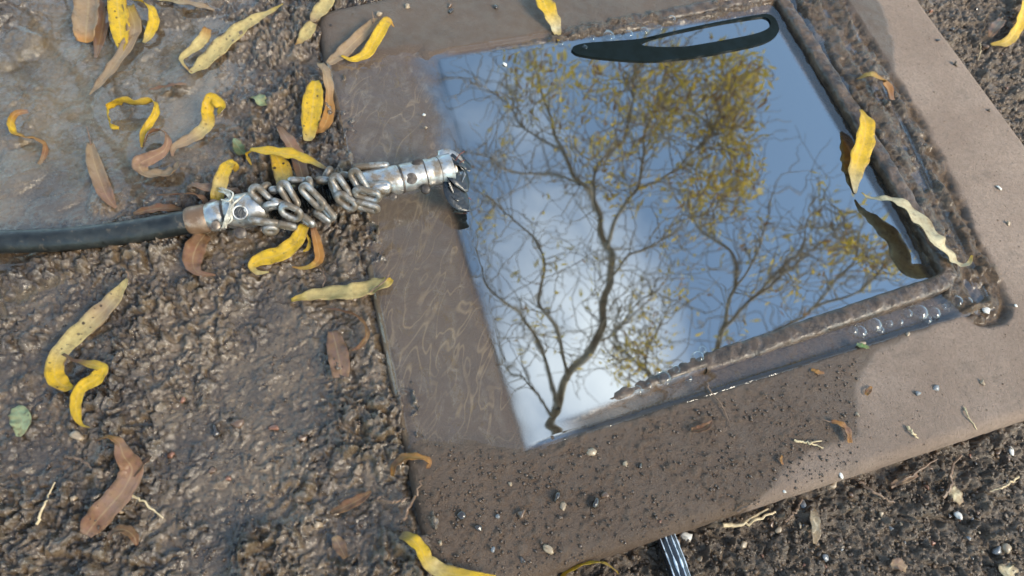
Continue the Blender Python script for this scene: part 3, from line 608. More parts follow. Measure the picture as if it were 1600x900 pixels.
# --- on the slab and right
leaf('small reddish pointed leaf on the wet slab below the water', [(1080, 673, 2, 8, 10), (1092, 672, 3, 13, 20), (1104, 667, 3, 12, 20), (1113, 657, 3, 2, 0)], [B, RB, RB, PK], 0, .35)
leaf('orange brown curled bud leaf on the slab near the dry patch', [(1298, 659, 2, 6, 10), (1312, 663, 3, 11, 20), (1323, 674, 3, 13, 20), (1327, 692, 2, 8, 10)], [RB, O, PK, O], 0, .35, stem=[(1299, 660, 2), (1290, 657, 2), (1281, 654, 1)])
leaf('tiny orange leaf on the slab under the water bubbles', [(1267, 577, 1, 5, 10), (1277, 581, 2, 8, 10), (1288, 583, 1, 3, 0)], [O, O, RB])
leaf('tiny red orange leaf scrap by the dry patch edge', [(1353, 617, 1, 5, 10), (1357, 611, 2, 8, 20), (1362, 604, 1, 3, 0)], [O, RB, O])
leaf('tiny orange hooked leaf at the lower dry patch edge', [(1222, 712, 1, 3, 10), (1220, 720, 2, 6, 30), (1224, 726, 1, 3, 0)], [O, O, RB])
leaf('yellow leaf from the photo top edge dipping into the water', [(842, -20, 8, 24, 5), (852, 8, 7, 30, 5), (864, 32, 4, 24, 5), (870, 50, 1.5, 14, 0), (873, 64, .8, 3, 0)], [Yl, Yl, CRM, Yl], .3)
leaf('bright yellow leaf standing at the water edge against the right rim', [(1344, 171, 12, 6, 10), (1353, 192, 11, 26, 5), (1350, 222, 8, 31, 5), (1341, 250, 4, 30, 5), (1335, 275, 1, 22, 5), (1336, 302, .5, 4, 0)], [DY, Yl, Yl, Yl, PY, CRM], .05)
leaf('large cream leaf bridging the right rim above its own reflection', [(1346, 301, 4, 3, 0), (1360, 310, 6, 9, 20), (1385, 311, 10, 15, 20), (1410, 320, 12, 25, 15), (1437, 347, 12, 31, 10), (1465, 378, 10, 30, 10), (1485, 402, 8, 22, 10), (1500, 414, 7, 10, 20), (1513, 412, 7, 7, 30), (1519, 399, 8, 3, 20)], [DY, CRM, CRM, CRM, CRM, CRM, CRM, CRM, Yl], .1)
leaf('rust brown leaf half buried in the groove mud', [(1338, 124, 5, 6, 10), (1360, 118, 9, 20, 20), (1382, 128, 9, 22, 20), (1394, 156, 5, 10, 10)], [O, DY, O, RB])
leaf('curved yellow leaf on the gravel at the photo top right', [(1606, -10, 5, 12, 20), (1598, 20, 6, 18, 20), (1590, 44, 5, 18, 20), (1573, 65, 4, 15, 20), (1548, 70, 3, 5, 0)], [Yl, Yl, Yl, DY, DY])
leaf('dull brown leaf bud left of the top right yellow leaf', [(1546, 58, 3, 6, 10), (1556, 42, 6, 18, 30), (1566, 30, 4, 12, 20)], [B, PK, MV])
leaf('grey dead leaf on the dark soil below the slab', [(1270, 792, 2, 6, 5), (1272, 806, 3, 16, 5), (1275, 830, 3, 17, 5), (1273, 850, 2, 6, 0)], [T, (.3, .27, .2), T], 0, .1)
leaf('tan leaf scrap in the soil at the photo bottom right', [(1392, 885, 2, 8, 0), (1404, 882, 3, 20, 10), (1416, 890, 2, 10, 0)], [T, PK, T])
leaf('pale papery leaf scrap in the bottom right corner', [(1566, 880, 2, 22, 0), (1576, 892, 3, 32, 5), (1590, 906, 2, 20, 0)], [T, CRM, T], 0, .1)
leaf('pale flaky leaf on the dark soil near the white chip', [(1480, 765, 2, 10, 0), (1492, 772, 3, 24, 5), (1502, 787, 2, 12, 0)], [T, CRM, T], 0, .12)
leaf('tan broken leaf beside the twigs under the slab edge', [(1392, 758, 3, 6, 10), (1412, 750, 4, 12, 15), (1434, 742, 3, 5, 0)], [PK, T, PK])

# ---------------------------------------------------------------- the drain cleaning head on its hose
def at(u, v, z): return P(u, v, z/1000)
axis_px = [(-140, 384, 9), (0, 378, 9.5), (100, 374, 10), (200, 363, 11), (295, 346, 13), (330, 339, 15), (412, 323, 20), (490, 307, 24), (565, 291, 27), (630, 279, 29), (684, 267, 30), (708, 262, 30)]
AXP = [at(*a) for a in axis_px]
head = empty('drain_chain_cutter', at(480, 330, 0), 'silver chain knocker drain head on a muddy black hose', 'drain cutter')
def hp(o): return settle(o, head)
def seg3(u0, v0, z0, u1, v1, z1, n=8): return spline([at(u0, v0, z0), at(u1, v1, z1)], n)
def r_(px, i): return px*pxm(AXP[i])
hp(tube('hose', spline(AXP[:6], 60), np.interp(np.linspace(0, 1, 60), [0, .5, 1], [.0062, .0066, .0071]), M['rubber'], seg=24))
hp(tube('ferrule', seg3(294, 346, 13, 328, 339.5, 15, 9), np.array([20, 22.2, 22.6, 22.3, 22.5, 22.2, 22.5, 22.3, 20.5])*pxm(AXP[4]), M['rust'], seg=24))
clamp = hp(tube('clamp_sleeve', seg3(326, 340, 15, 352, 334.5, 16.5, 7), np.array([21, 23, 23.5, 23.3, 23.5, 23, 21])*pxm(AXP[5]), M['steel'], seg=24))
collar = hp(tube('collar', seg3(350, 335, 16.5, 420, 321, 20, 14), np.array([20, 23, 25, 26, 26.5, 27, 27, 27, 26.5, 26, 25.5, 24.5, 23, 18])*pxm(AXP[6]), M['steel'], seg=26))
# spring core: a ribbed wound coil
cp = spline([at(404, 324, 19.5), at(490, 307, 24), at(575, 289, 27)], 150)
hp(tube('spring_core', cp, (19.0+2.4*np.sin(np.arange(150)*1.35))*pxm(AXP[7]), M['dark'], seg=16))
front = hp(tube('front_collar', seg3(562, 291.5, 27, 627, 279.5, 29, 14), np.array([19, 22, 23.2, 23.3, 23.3, 23.2, 23.2, 23.1, 23.1, 23, 23, 22.9, 22.8, 21.2])*pxm(AXP[9]), M['steel'], seg=26))
noz = hp(tube('nozzle', seg3(624, 280, 29, 688, 266.5, 30, 18), np.array([20.5, 22.4, 22.5, 22.5, 22.5, 22.5, 22.5, 22.5, 22.5, 22.5, 22.5, 22.5, 22.5, 21.5, 21.5, 22.3, 22.4, 22.4])*pxm(AXP[10]), M['steel'], seg=26))
def tocam(p, r):                              # a point on the side facing up towards the viewer
    w = CAM-np.asarray(p); w /= np.linalg.norm(w); return np.asarray(p)+w*r
def dome(name, u, v, z, rpx, hpx, m, par):
    p = at(u, v, z); s = pxm(p); w = CAM-p; w /= np.linalg.norm(w)
    o = tube(name, [p-w*.002, p+w*hpx*s*.55, p+w*hpx*s*.9, p+w*hpx*s], np.array([rpx, rpx, rpx*.75, rpx*.3])*s, m, seg=14); settle(o, head)
    if par is not head: o.parent = par; o.matrix_parent_inverse = par.matrix_world.inverted()
    return o
def screw(u, v, z, r, h=4, m='bolt', par=None): return hp(dome('screw', u, v, z, r, h, M[m], head))
screw(653, 257, 36, 10, 7); screw(665, 296, 30, 8, 5); screw(337, 352, 21.5, 7, 1.2); screw(334, 319, 21, 8, 1.2); screw(376, 364, 17, 9, 3); screw(614, 307, 29, 6, 2)
hp(dome('dent', 643, 279, 35.6, 9, .8, M['bolt'], head))
def hole(u, v, z, r):
    p = at(u, v, z); w = CAM-p; w /= np.linalg.norm(w); s = pxm(p); a = np.cross(w, AX); a /= np.linalg.norm(a); b = np.cross(w, a)
    lp = [p+(a*math.cos(k*math.pi/12)+b*math.sin(k*math.pi/12))*r*s for k in range(25)]
    V, Fc = tube_data(lp, .0007, 8, False); hp(link('hole_rim', meshq('hole_rim', V, Fc), M['steel']))
    hp(tube('port', [p-w*.004, p+w*.0003], [r*s*.93]*2, M['dark'], seg=20))
hole(375, 332, 25.7, 10.5)
def chain_link(u, v, ang, ln, wd, tilt, z, th=10.5):
    p = at(u, v, z); s = pxm(p); w = CAM-p; w /= np.linalg.norm(w)
    r = RM @ np.array([1, 0, 0.]); r = r-w*r.dot(w); r /= np.linalg.norm(r); up = np.cross(w, r)
    a = math.radians(ang); Ld = r*math.cos(a)-up*math.sin(a); Sd = np.cross(w, Ld); q = math.radians(tilt)
    Sd = Sd*math.cos(q)+w*math.sin(q)
    rr_ = (wd-th)/2*s; hl = max((ln-th)/2*s-rr_, 0); pts = []
    for k in range(9): t_ = -math.pi/2+math.pi*k/8; pts.append(p+Ld*(hl+rr_*math.cos(t_))+Sd*rr_*math.sin(t_))
    for k in range(9): t_ = math.pi/2+math.pi*k/8; pts.append(p+Ld*(-hl+rr_*math.cos(t_))+Sd*rr_*math.sin(t_))
    pts.append(pts[0]); d = []
    for a_, b_ in zip(pts[:-1], pts[1:]): d.append(a_); d.append((a_+b_)/2)
    V, Fc = tube_data(d+[d[0]], th/2*s, 10, False)
    return hp(link('chain_link', meshq('chain_link', V, Fc), M['chain']))
# crop coordinates (3.333 x, origin 280,200): centre, angle, length, width, tilt, height mm
for cx, cy, ang, ln, wd, tilt, z in [
    (432, 362, 48, 168, 84, 15, 31), (438, 318, -40, 100, 70, 68, 30), (487, 403, -5, 100, 62, 62, 31), (443, 490, 6, 168, 62, 72, 26), (476, 530, 0, 88, 72, 40, 22),
    (512, 326, 8, 96, 60, 70, 31), (570, 350, 62, 172, 80, 25, 34), (582, 438, 28, 136, 92, 25, 31), (668, 482, 42, 100, 60, 60, 26), (676, 298, 88, 96, 60, 66, 36), (618, 275, 2, 110, 60, 74, 33),
    (696, 358, 48, 180, 78, 25, 36), (768, 424, 52, 142, 60, 55, 31), (775, 238, -60, 84, 56, 60, 34), (768, 274, 4, 120, 58, 72, 36), (842, 308, 58, 166, 80, 22, 40), (870, 382, 38, 140, 82, 25, 36),
    (884, 252, 10, 110, 58, 70, 38), (936, 280, 62, 158, 80, 22, 42), (978, 346, 14, 160, 84, 35, 39), (974, 408, 16, 152, 70, 45, 34), (1000, 200, -4, 194, 60, 76, 35), (560, 508, 12, 110, 54, 60, 24), (812, 330, 70, 120, 56, 62, 37), (530, 395, 20, 110, 56, 66, 31), (745, 462, 35, 110, 56, 60, 26)]:
    chain_link(280+cx*.3, 200+cy*.3, ang, ln*.3, wd*.3, tilt, z-1.5, 10.8)
# welded link lying flat on the front collar
chain_link(280+1040*.3, 200+312*.3, -4, 42, 23, 20, 36.5, 12)
p0 = at(594, 293.5, 36); hp(tube('weld', [at(578, 296, 35.5), at(586, 295, 36.8), at(604, 292, 37.2), at(612, 291, 36)], np.array([4, 8, 8, 4])*pxm(p0), M['steel'], seg=12))
for (u0, v0, z0, u1, v1, z1, rp) in [(624.5, 280, 29, 627, 279.4, 29, 23), (664, 271.7, 29.6, 666, 271.2, 29.7, 22.9), (350, 335, 16.5, 353, 334.4, 16.6, 22.6), (685, 267.2, 30, 688, 266.5, 30, 22.9)]:
    hp(tube('joint_ring', seg3(u0, v0, z0, u1, v1, z1, 3), np.full(3, rp)*pxm(AXP[9]), M['bolt'], seg=26))
# flared tip with bent cutter plates
hp(tube('tip_ring', seg3(686, 267, 30, 704, 263, 30, 6), np.array([22.8, 23.5, 24, 24.5, 25, 25.5])*pxm(AXP[10]), M['steel'], seg=20, caps=False))
hp(tube('tip_core', seg3(690, 266, 30, 706, 262, 30, 3), np.array([19, 19, 17])*pxm(AXP[10]), M['dark'], seg=16))
def plate(ctrl, m): return hp(ribbon('cutter_plate', ctrl, [(.3, .3, .3)]*2, 0, .05, M[m], True, across=4, n=10, crumple=.4))
plate([(684, 240, 37, 10, 0), (697, 239, 38, 14, -20), (712, 246, 37, 15, -30), (722, 258, 35, 9, -10)], 'steel')
plate([(690, 248, 36, 16, -20), (702, 256, 35, 22, -40), (708, 272, 32, 16, -20)], 'steel')
plate([(706, 248, 37, 16, 10), (720, 254, 36, 22, 30), (728, 266, 34, 10, 10)], 'dark')
plate([(700, 266, 33, 18, 30), (708, 282, 30, 28, 30), (716, 300, 26, 24, 20)], 'dark')
plate([(704, 244, 38, 10, 0), (716, 250, 37, 26, 10), (728, 258, 35, 20, 20), (734, 268, 34, 3, 0)], 'shard'); plate([(702, 262, 34, 16, 0), (712, 270, 33, 34, 0), (722, 284, 30, 30, 10), (730, 300, 27, 4, 10)], 'shard'); plate([(702, 282, 30, 20, 0), (710, 300, 28, 36, 0), (722, 318, 25, 30, 0), (736, 328, 23, 3, 0)], 'shard'); plate([(700, 276, 31, 20, 0), (708, 288, 29, 30, 0), (712, 304, 26, 22, 10)], 'dark'); plate([(703, 286, 29, 22, 10), (714, 302, 26, 30, 10), (724, 312, 24, 22, 20), (722, 322, 22, 8, 0)], 'dark')
plate([(713, 276, 30, 9, -30), (722, 272, 32, 15, -40), (718, 288, 28, 7, -30)], 'steel')
def wire(pts, r, m): return hp(tube('wire', spline([at(*p) for p in pts], 24), r, M[m], seg=6))
wire([(704, 280, 30), (697, 300, 24), (703, 318, 19), (716, 324, 17), (732, 318, 19)], .00035, 'copper')
wire([(706, 262, 33), (716, 244, 40), (726, 236, 42)], .0003, 'copper'); wire([(712, 285, 30), (722, 300, 25), (736, 312, 20)], .0003, 'copper')
wire([(700, 298, 25), (712, 322, 17), (724, 326, 16)], .0004, 'wire'); wire([(714, 256, 36), (726, 250, 38)], .0003, 'copper')
for k in range(7):                            # wire tie wound round the joint
    o = random.uniform(-4, 4); q = random.uniform(-3, 3)
    wire([(346+o, 296+q, 22), (357+o, 303, 27), (362+q, 320+o, 28), (356+o, 340, 26), (350+q, 356, 20)], .0005, 'wire')
wire([(350, 352, 21), (362, 343, 25), (360, 325, 28), (372, 312, 28), (384, 304, 27)], .0006, 'wire')
wire([(344, 300, 22), (352, 296, 27), (364, 302, 29), (358, 314, 29), (346, 312, 27)], .0005, 'wire')

# ---------------------------------------------------------------- black cable at the bottom, glossy highlights painted as white streaks
cb = empty('black_cable', at(1060, 870, 0), 'glossy black cable with painted white highlights running out under the slab bottom edge', 'cable')
cpath = spline([at(1028, 800, -1), at(1040, 838, 2), at(1056, 880, 3), at(1072, 930, 3), at(1086, 990, 3)], 40)
rc_ = 16*pxm(at(1056, 880, 3)); settle(tube('sheath', cpath, rc_, M['cable'], seg=20), cb)
for k in range(4):
    a = math.radians(35+k*33); off = []
    for j, p in enumerate(cpath):
        t_ = cpath[min(j+1, 39)]-cpath[max(j-1, 0)]; t_ /= np.linalg.norm(t_); s_ = np.cross(t_, (0, 0, 1)); s_ /= np.linalg.norm(s_); b_ = np.cross(s_, t_)
        b_ = b_ if b_[2] > 0 else -b_; off.append(p+(s_*math.cos(a)+b_*math.sin(a))*rc_*1.0)
    settle(tube('painted_highlight', off, .0001+.0008*np.array([abs(vn(np.array([j*.3]), np.array([k*3.])+.5, 1., 9)[0]) for j in range(40)]), M['painted_highlight'], seg=6), cb)

# ---------------------------------------------------------------- twigs, straws
def twig(label, pts, r, m='twig', fork=None):
    q = spline([place(*p) for p in pts], 18); q[:, 2] += r
    for k in range(1, 17): q[k] += (random.gauss(0, r*.4), random.gauss(0, r*.4), random.gauss(0, r*.3))
    o = tube('twig', q, np.linspace(r, r*.45, 18), M[m], seg=7); tag(o, label, 'twig', 'twigs and straws on slab and soil')
    if fork: tube('side_twig', spline([place(*p) for p in fork], 8), np.linspace(r*.7, r*.4, 8), M[m], o, 6)
twig('thin brown rootlet trailing from the water edge over the slab', [(1104, 598, 1), (1108, 610, 2), (1124, 630, 1), (1134, 648, 1), (1140, 668, 0)], .0006)
twig('short straw on the pale dry slab near its bottom edge', [(1417, 668, 0), (1425, 678, 1), (1433, 685, 0)], .0008, 'straw')
twig('longer straw lying across the damp stain on the dry slab', [(1505, 637, 0), (1513, 652, 1), (1525, 672, 0)], .0006, 'straw')
twig('forked straw on the wet slab left of the dry patch', [(1240, 688, 0), (1262, 693, 1), (1286, 700, 1)], .0007, 'straw', [(1262, 693, 1), (1274, 690, 2), (1284, 689, 1)])
twig('brown twig on the soil below the dry slab corner', [(1341, 754, 2), (1368, 772, 3), (1396, 786, 1)], .0010)
twig('grey bent twig standing in the right hand soil', [(1470, 778, 1), (1482, 758, 3), (1484, 735, 4), (1500, 712, 3)], .0013)
twig('brown twig slanting up under the slab bottom edge', [(1390, 762, 1), (1425, 742, 4), (1462, 718, 2)], .0010)
twig('bundle straw under the slab bottom edge by the cable', [(1128, 821, 2), (1165, 818, 4), (1210, 800, 3)], .0012, 'straw', [(1160, 818, 4), (1180, 806, 5), (1200, 795, 3)])
twig('straw standing in the mud at the far lower left', [(58, 820, 1), (70, 790, 3), (87, 754, 2)], .0007, 'straw')
twig('dark rootlet right of the pale pebble in the lower left', [(104, 714, 1), (130, 720, 3), (152, 740, 1)], .0008)
twig('tan stalk pointing away from the big dead leaf', [(200, 772, 3), (225, 785, 4), (256, 810, 1)], .0007, 'straw')
twig('orange brown twig along the slab left edge near the bottom', [(630, 812, 3), (642, 790, 5), (652, 768, 6), (660, 752, 4)], .0009)
twig('dark twig pointing left from the slab bottom left edge', [(590, 780, 2), (615, 784, 4), (640, 780, 4)], .0010)
twig('thin straw on the gravel at top right', [(1530, 68, 1), (1532, 80, 2), (1528, 95, 1)], .0005, 'straw')
twig('straw lying in the right soil below the white chip', [(1590, 745, 1), (1570, 760, 3), (1545, 768, 1)], .0007, 'straw')
twig('short dark stick lying at the soil foot of the slab bottom edge', [(1225, 815, 2), (1240, 800, 4), (1252, 780, 3)], .0009)
twig('curly hair thin rootlet on the left mud under the chain', [(500, 420, 2), (508, 435, 3), (505, 448, 2), (512, 462, 1)], .0005)
twig('red brown twig stub by the slab bottom edge', [(1150, 800, 2), (1170, 790, 5), (1186, 786, 3)], .0008)

# ---------------------------------------------------------------- pebbles and chips
def blob(seed, flat):
    r = np.random.default_rng(seed); import bmesh
    bm = bmesh.new(); bmesh.ops.create_icosphere(bm, subdivisions=2, radius=1)
    k = r.normal(size=(5, 3)); k *= 1.3; c = r.uniform(-.24, .24, 5)
    cuts = [(n_/np.linalg.norm(n_), h_) for n_, h_ in zip(r.normal(size=(7, 3)), r.uniform(.45, .8, 7))]
    for v in bm.verts:
        q = np.array(v.co)
        for n_, h_ in cuts: q = q-n_*max(0, q.dot(n_)-h_)
        f_ = 1+sum(c[i]*math.sin(2*k[i].dot(q)+i) for i in range(5))
        v.co = mathutils.Vector(q*f_*np.array([1, .8, flat]))
    me = bpy.data.meshes.new('pebble'); bm.to_mesh(me); bm.free(); return me
def pebble(u, v, rpx, m, label, flat=.6, group='small stones and chips', i=[0], name='pebble'):
    p = place(u, v, 0); s = pxm(p)*rpx*.85; i[0] += 1
    me = blob(i[0], flat); o = link(name, me, M[m])
    o.location = tuple(p+np.array([0, 0, s*flat*.45])); o.scale = (s, s, s); o.rotation_euler = (random.uniform(-.3, .3), random.uniform(-.3, .3), random.uniform(0, 6.28))
    return tag(o, label, 'pebble', group)
for a in [(122, 683, 12, 'pale_stone', 'pale cream pebble below the yellow twisted leaf tip', .8), (371, 662, 14, 'brown_stone', 'largest brown stone in the left mud'),
          (868, 778, 12, 'dark_stone', 'black stone with a pale flake beside it on the slab', .8), (878, 789, 9, 'pale_stone', 'pale flake under the black stone on the slab', .3),
          (815, 803, 10, 'brown_stone', 'brown stone left of the black stone on the slab', .8), (718, 806, 11, 'dark_stone', 'dark lump on the slab near its bottom left corner'), (748, 826, 9, 'dark_stone', 'dark grit lump right of the corner lump on the slab'),
          (797, 757, 5, 'pale_stone', 'tiny cream pebble on the wet slab between water and black stone'), (925, 708, 10, 'pale_stone', 'pale flat chip on the slab under the water edge', .35), (977, 727, 8, 'pale_stone', 'cream chip on the slab right of the flat chip', .5), (1000, 728, 6, 'dark_stone', 'small dark pebble beside the cream chip on the slab'),
          (930, 790, 12, 'dark_stone', 'long dark clod on the slab right of the black stone', .9), (943, 775, 8, 'brown_stone', 'brown crumb on top of the long dark clod'), (778, 807, 6, 'grey_stone', 'grey chip left of the brown stone on the slab'), (1031, 815, 5, 'red_stone', 'brick red grain near the slab bottom edge'),
          (855, 856, 12, 'pale_stone', 'pale pinkish sliver on the slab near the bottom arch leaf', .3), (688, 848, 6, 'pale_stone', 'small buff pebble by the corner yellow leaf'), (816, 875, 8, 'dark_stone', 'dark wet crumb near the slab bottom edge'), (770, 860, 7, 'grey_stone', 'grey wet crumb left of the pinkish sliver'),
          (636, 12, 6, 'pale_stone', 'buff grain on the slab top margin, leftmost'), (705, 18, 6, 'dark_stone', 'dark grain on the slab top margin, middle'), (703, 10, 5, 'brown_stone', 'brown grain at the photo top over the slab'), (775, 12, 6, 'dark_stone', 'black grain on the slab top margin, rightmost'), (592, 22, 7, 'pale_stone', 'tan grain beside the corner leaf stem on the slab'),
          (662, 180, 4, 'white_stone', 'white speck floating at the film edge, upper'), (665, 200, 4, 'pale_stone', 'yellowish speck floating at the film edge, lower'), (789, 101, 6, 'white_stone', 'white petal speck floating in the far water', .3),
          (1561, 294, 8, 'white_stone', 'white upright chip on the dry slab right side', .3), (1540, 484, 9, 'white_stone', 'white flat chip on the dry slab by the rim corner', .3), (1586, 478, 6, 'white_stone', 'small white chip at the photo right edge on the slab', .4), (1461, 608, 7, 'grey_stone', 'bluish grey chip on the dry slab', .4), (1433, 616, 7, 'grey_stone', 'light grey chip left of the bluish chip', .5),
          (1313, 744, 7, 'white_stone', 'white scrap on the slab bottom edge', .4), (1224, 768, 5, 'white_stone', 'tiny white scrap on the slab bottom edge, further left', .4), (1575, 350, 5, 'pale_stone', 'tan grain on the dry slab below the upright chip'), (1340, 648, 5, 'pale_stone', 'tan grain at the wet and dry border'), (1534, 598, 6, 'pale_stone', 'sandy grain on the dry slab lower right'), (1418, 522, 6, 'pale_stone', 'sandy grain on the slab below the rim corner'),
          (1346, 540, 10, 'pale_stone', 'pale chip near the green scrap by the water bubbles', .3),
          (1578, 703, 9, 'white_stone', 'bright white chip in the soil at far right', .5), (1497, 806, 9, 'white_stone', 'white chip below the pale flaky leaf in the soil', .4), (1290, 872, 11, 'grey_stone', 'bluish stone at the photo bottom in dark soil'), (1571, 857, 11, 'pale_stone', 'round buff pebble in the bottom right soil'), (1558, 860, 10, 'grey_stone', 'grey pebble touching the round buff pebble'), (1215, 829, 7, 'pale_stone', 'buff pebble below the bundle straw'), (1254, 788, 9, 'grey_stone', 'grey pebble beside the grey dead leaf'),
          (1072, 838, 13, 'white_stone', 'pinkish white chip beside the black cable', .4), (1162, 852, 10, 'pale_stone', 'tan pebble right of the black cable'), (1300, 760, 9, 'pale_stone', 'pale stone under the slab bottom edge'), (1594, 828, 6, 'brown_stone', 'brown pebble at the right photo edge'), (1376, 803, 6, 'pale_stone', 'cream grain left of the bent grey twig'),
          (356, 747, 7, 'red_stone', 'orange pebble in the lower left mud'), (428, 669, 10, 'red_stone', 'reddish stone right of the largest brown stone'), (472, 686, 10, 'brown_stone', 'brown stone near the slab in the left mud'), (115, 780, 7, 'pale_stone', 'buff grain left of the big dead leaf'), (331, 736, 8, 'brown_stone', 'brown pebble left of the orange pebble'), (338, 675, 11, 'dark_stone', 'black pointed stone in the left mud', .9), (287, 625, 7, 'red_stone', 'red crumb above the black pointed stone'), (497, 820, 10, 'pale_stone', 'tan chip left of the maroon leaf', .4), (190, 798, 8, 'pale_stone', 'cream crumb touching the big dead leaf'), (268, 711, 7, 'red_stone', 'small red grain right of the big dead leaf')]:
    pebble(a[0], a[1], a[2], a[3], a[4], a[5] if len(a) > 5 else .6)
# scatter of small stones in the dark soil: nothing tells them apart
k = 0
while k < 110:
    u, v = random.uniform(640, 1600), random.uniform(640, 900)
    if k % 4 == 0: u, v = random.uniform(1440, 1600), random.uniform(0, 220)
    p = P(u, v, 0)
    if slab_sd(np.array([p[0]]), np.array([p[1]]))[0] > -.006: continue
    if soil_mask(np.array([p[0]]), np.array([p[1]]))[0] < .6: continue
    pebble(u, v, random.choice((3, 3, 4, 4, 5, 6)), random.choice(('pale_stone', 'brown_stone', 'grey_stone', 'dark_stone', 'soil', 'brown_stone', 'soil', 'red_stone')), 'small stone lying loose in the dark crumbly soil', .7, 'loose stones in the dark soil'); k += 1
# uncountable grit on the slab
def grit(name, label, pts, m, sr):
    V, Fc = [], []; base = np.array([(1, 0, 0), (-1, 0, 0), (0, 1, 0), (0, -1, 0), (0, 0, 1), (0, 0, -.6), (.6, .6, .6), (-.6, .5, .5)]); 
    tri = [(0, 2, 6), (2, 4, 6), (4, 0, 6), (2, 1, 7), (1, 4, 7), (4, 2, 7), (1, 3, 4), (3, 0, 4), (0, 3, 5), (3, 1, 5), (1, 2, 5), (2, 0, 5)]
    for p in pts:
        s = random.uniform(*sr)*random.choice((.6, .8, 1, 1.3)); a = random.uniform(0, 6.28); c, sn = math.cos(a), math.sin(a); b = len(V)
        for q in base:
            q = q*s*np.array([random.uniform(.7, 1.2), random.uniform(.6, 1.1), random.uniform(.5, .9)])
            V.append((p[0]+q[0]*c-q[1]*sn, p[1]+q[0]*sn+q[1]*c, p[2]+q[2]+s*.2))
        Fc += [(b+i, b+j, b+l) for i, j, l in tri]
    o = link(name, meshq(name, V, Fc), M[m]); o['kind'] = 'stuff'; o['label'] = label
def scatter(n, box, zone):
    us = np.random.default_rng(n).uniform(size=(n*5, 2)); z = ZS if zone == 'slab' else -.002
    q = np.array([P(box[0]+a*(box[2]-box[0]), box[1]+b*(box[3]-box[1]), z) for a, b in us]); x, y = q[:, 0], q[:, 1]; d = slab_sd(x, y)
    if zone == 'slab': ok = (d > .002) & (sdpoly(x, y, RECESS) < -.004) & (sdpoly(x, y, FILM) < 0)
    elif zone == 'soil': ok = (d < -.001) & (soil_mask(x, y) > .5)
    else: ok = (d < -.003) & (soil_mask(x, y) < .4)
    x, y = x[ok][:n], y[ok][:n]; z = slab_height(x, y) if zone == 'slab' else ground_height(x, y)
    return list(zip(x, y, z))
grit('slab_grit', 'fine mud grit stuck on the wet slab', scatter(1500, (640, 560, 1340, 900), 'slab'), 'crumb', (.0004, .0010))
grit('slab_specks', 'fine pale specks on the dry slab', scatter(260, (1180, 0, 1600, 760), 'slab'), 'brown_stone', (.0002, .0006))
grit('soil_crumbs', 'fine crumbs of dark soil', scatter(2600, (640, 0, 1600, 900), 'soil'), 'soil', (.0006, .0017))
grit('mud_grit', 'grit in the left mud', scatter(1600, (0, 380, 660, 900), 'left'), 'crumb', (.0004, .0010))

# ---------------------------------------------------------------- bubbles and foam
def dome_mesh():
    import bmesh
    bm = bmesh.new(); bmesh.ops.create_uvsphere(bm, u_segments=20, v_segments=14, radius=1)
    bmesh.ops.delete(bm, geom=[v for v in bm.verts if v.co.z < -.05], context='VERTS')
    me = bpy.data.meshes.new('bubble'); bm.to_mesh(me); bm.free(); return me
DM = dome_mesh()
def bubble(u, v, r, label, group):
    p = P(u, v, ZW+.0004); o = link('bubble', DM, M['bubble']); s = pxm(p)*r; o.location = tuple(p); o.scale = (s, s, s*.75); tag(o, label, 'bubble', group)
ORD = ['leftmost', 'second', 'third', 'fourth', 'fifth', 'sixth', 'seventh', 'eighth', 'ninth', 'tenth', 'eleventh', 'twelfth', 'thirteenth', 'fourteenth', 'rightmost']
def bubbles(rows, where, group):
    for k, (u, v, r) in enumerate(sorted(rows)):
        w = 'rightmost' if k == len(rows)-1 else ORD[k]; sz = 'large' if r > 11 else 'small' if r < 8 else 'clear'
        r *= random.choice((.45, .6, .8, 1., 1.25)); u += random.uniform(-6, 6); v += random.uniform(-4, 6)
        bubble(u, v, r, f'{sz} bubble, {w}'+(' from the left' if w not in ('leftmost', 'rightmost') else '')+' '+where, group)
bubbles([(1062, 578, 17), (1040, 590, 12), (1088, 553, 13), (1016, 600, 11), (1044, 575, 8), (1075, 592, 7), (1002, 606, 7), (1100, 545, 7), (1028, 584, 6)], 'where the lower rim sinks', 'bubbles at the sinking rim')
bubbles([(1345, 513, 12), (1363, 508, 14), (1384, 503, 12), (1402, 499, 13), (1420, 493, 11), (1440, 488, 12), (1458, 484, 9), (1476, 478, 12), (1494, 470, 9), (1510, 466, 10), (1372, 517, 7), (1412, 506, 6), (1450, 495, 6), (1336, 520, 7)], 'in the row outside the rim corner', 'bubbles in the channel outside the rim')
bubbles([(880, 62, 9), (905, 66, 5), (925, 60, 10), (945, 58, 9), (965, 52, 9), (985, 48, 8), (1005, 44, 8), (911, 72, 6), (950, 50, 6), (1030, 38, 7), (1050, 33, 7), (893, 60, 5)], 'along the far water edge', 'bubbles along the far edge')
leaf('bright green leaf scrap on the slab beside the row of bubbles', [(1338, 538, 1, 6, 0), (1348, 541, 2, 11, 20), (1358, 543, 1, 4, 0)], [PG, (.25, .45, .12), GR])

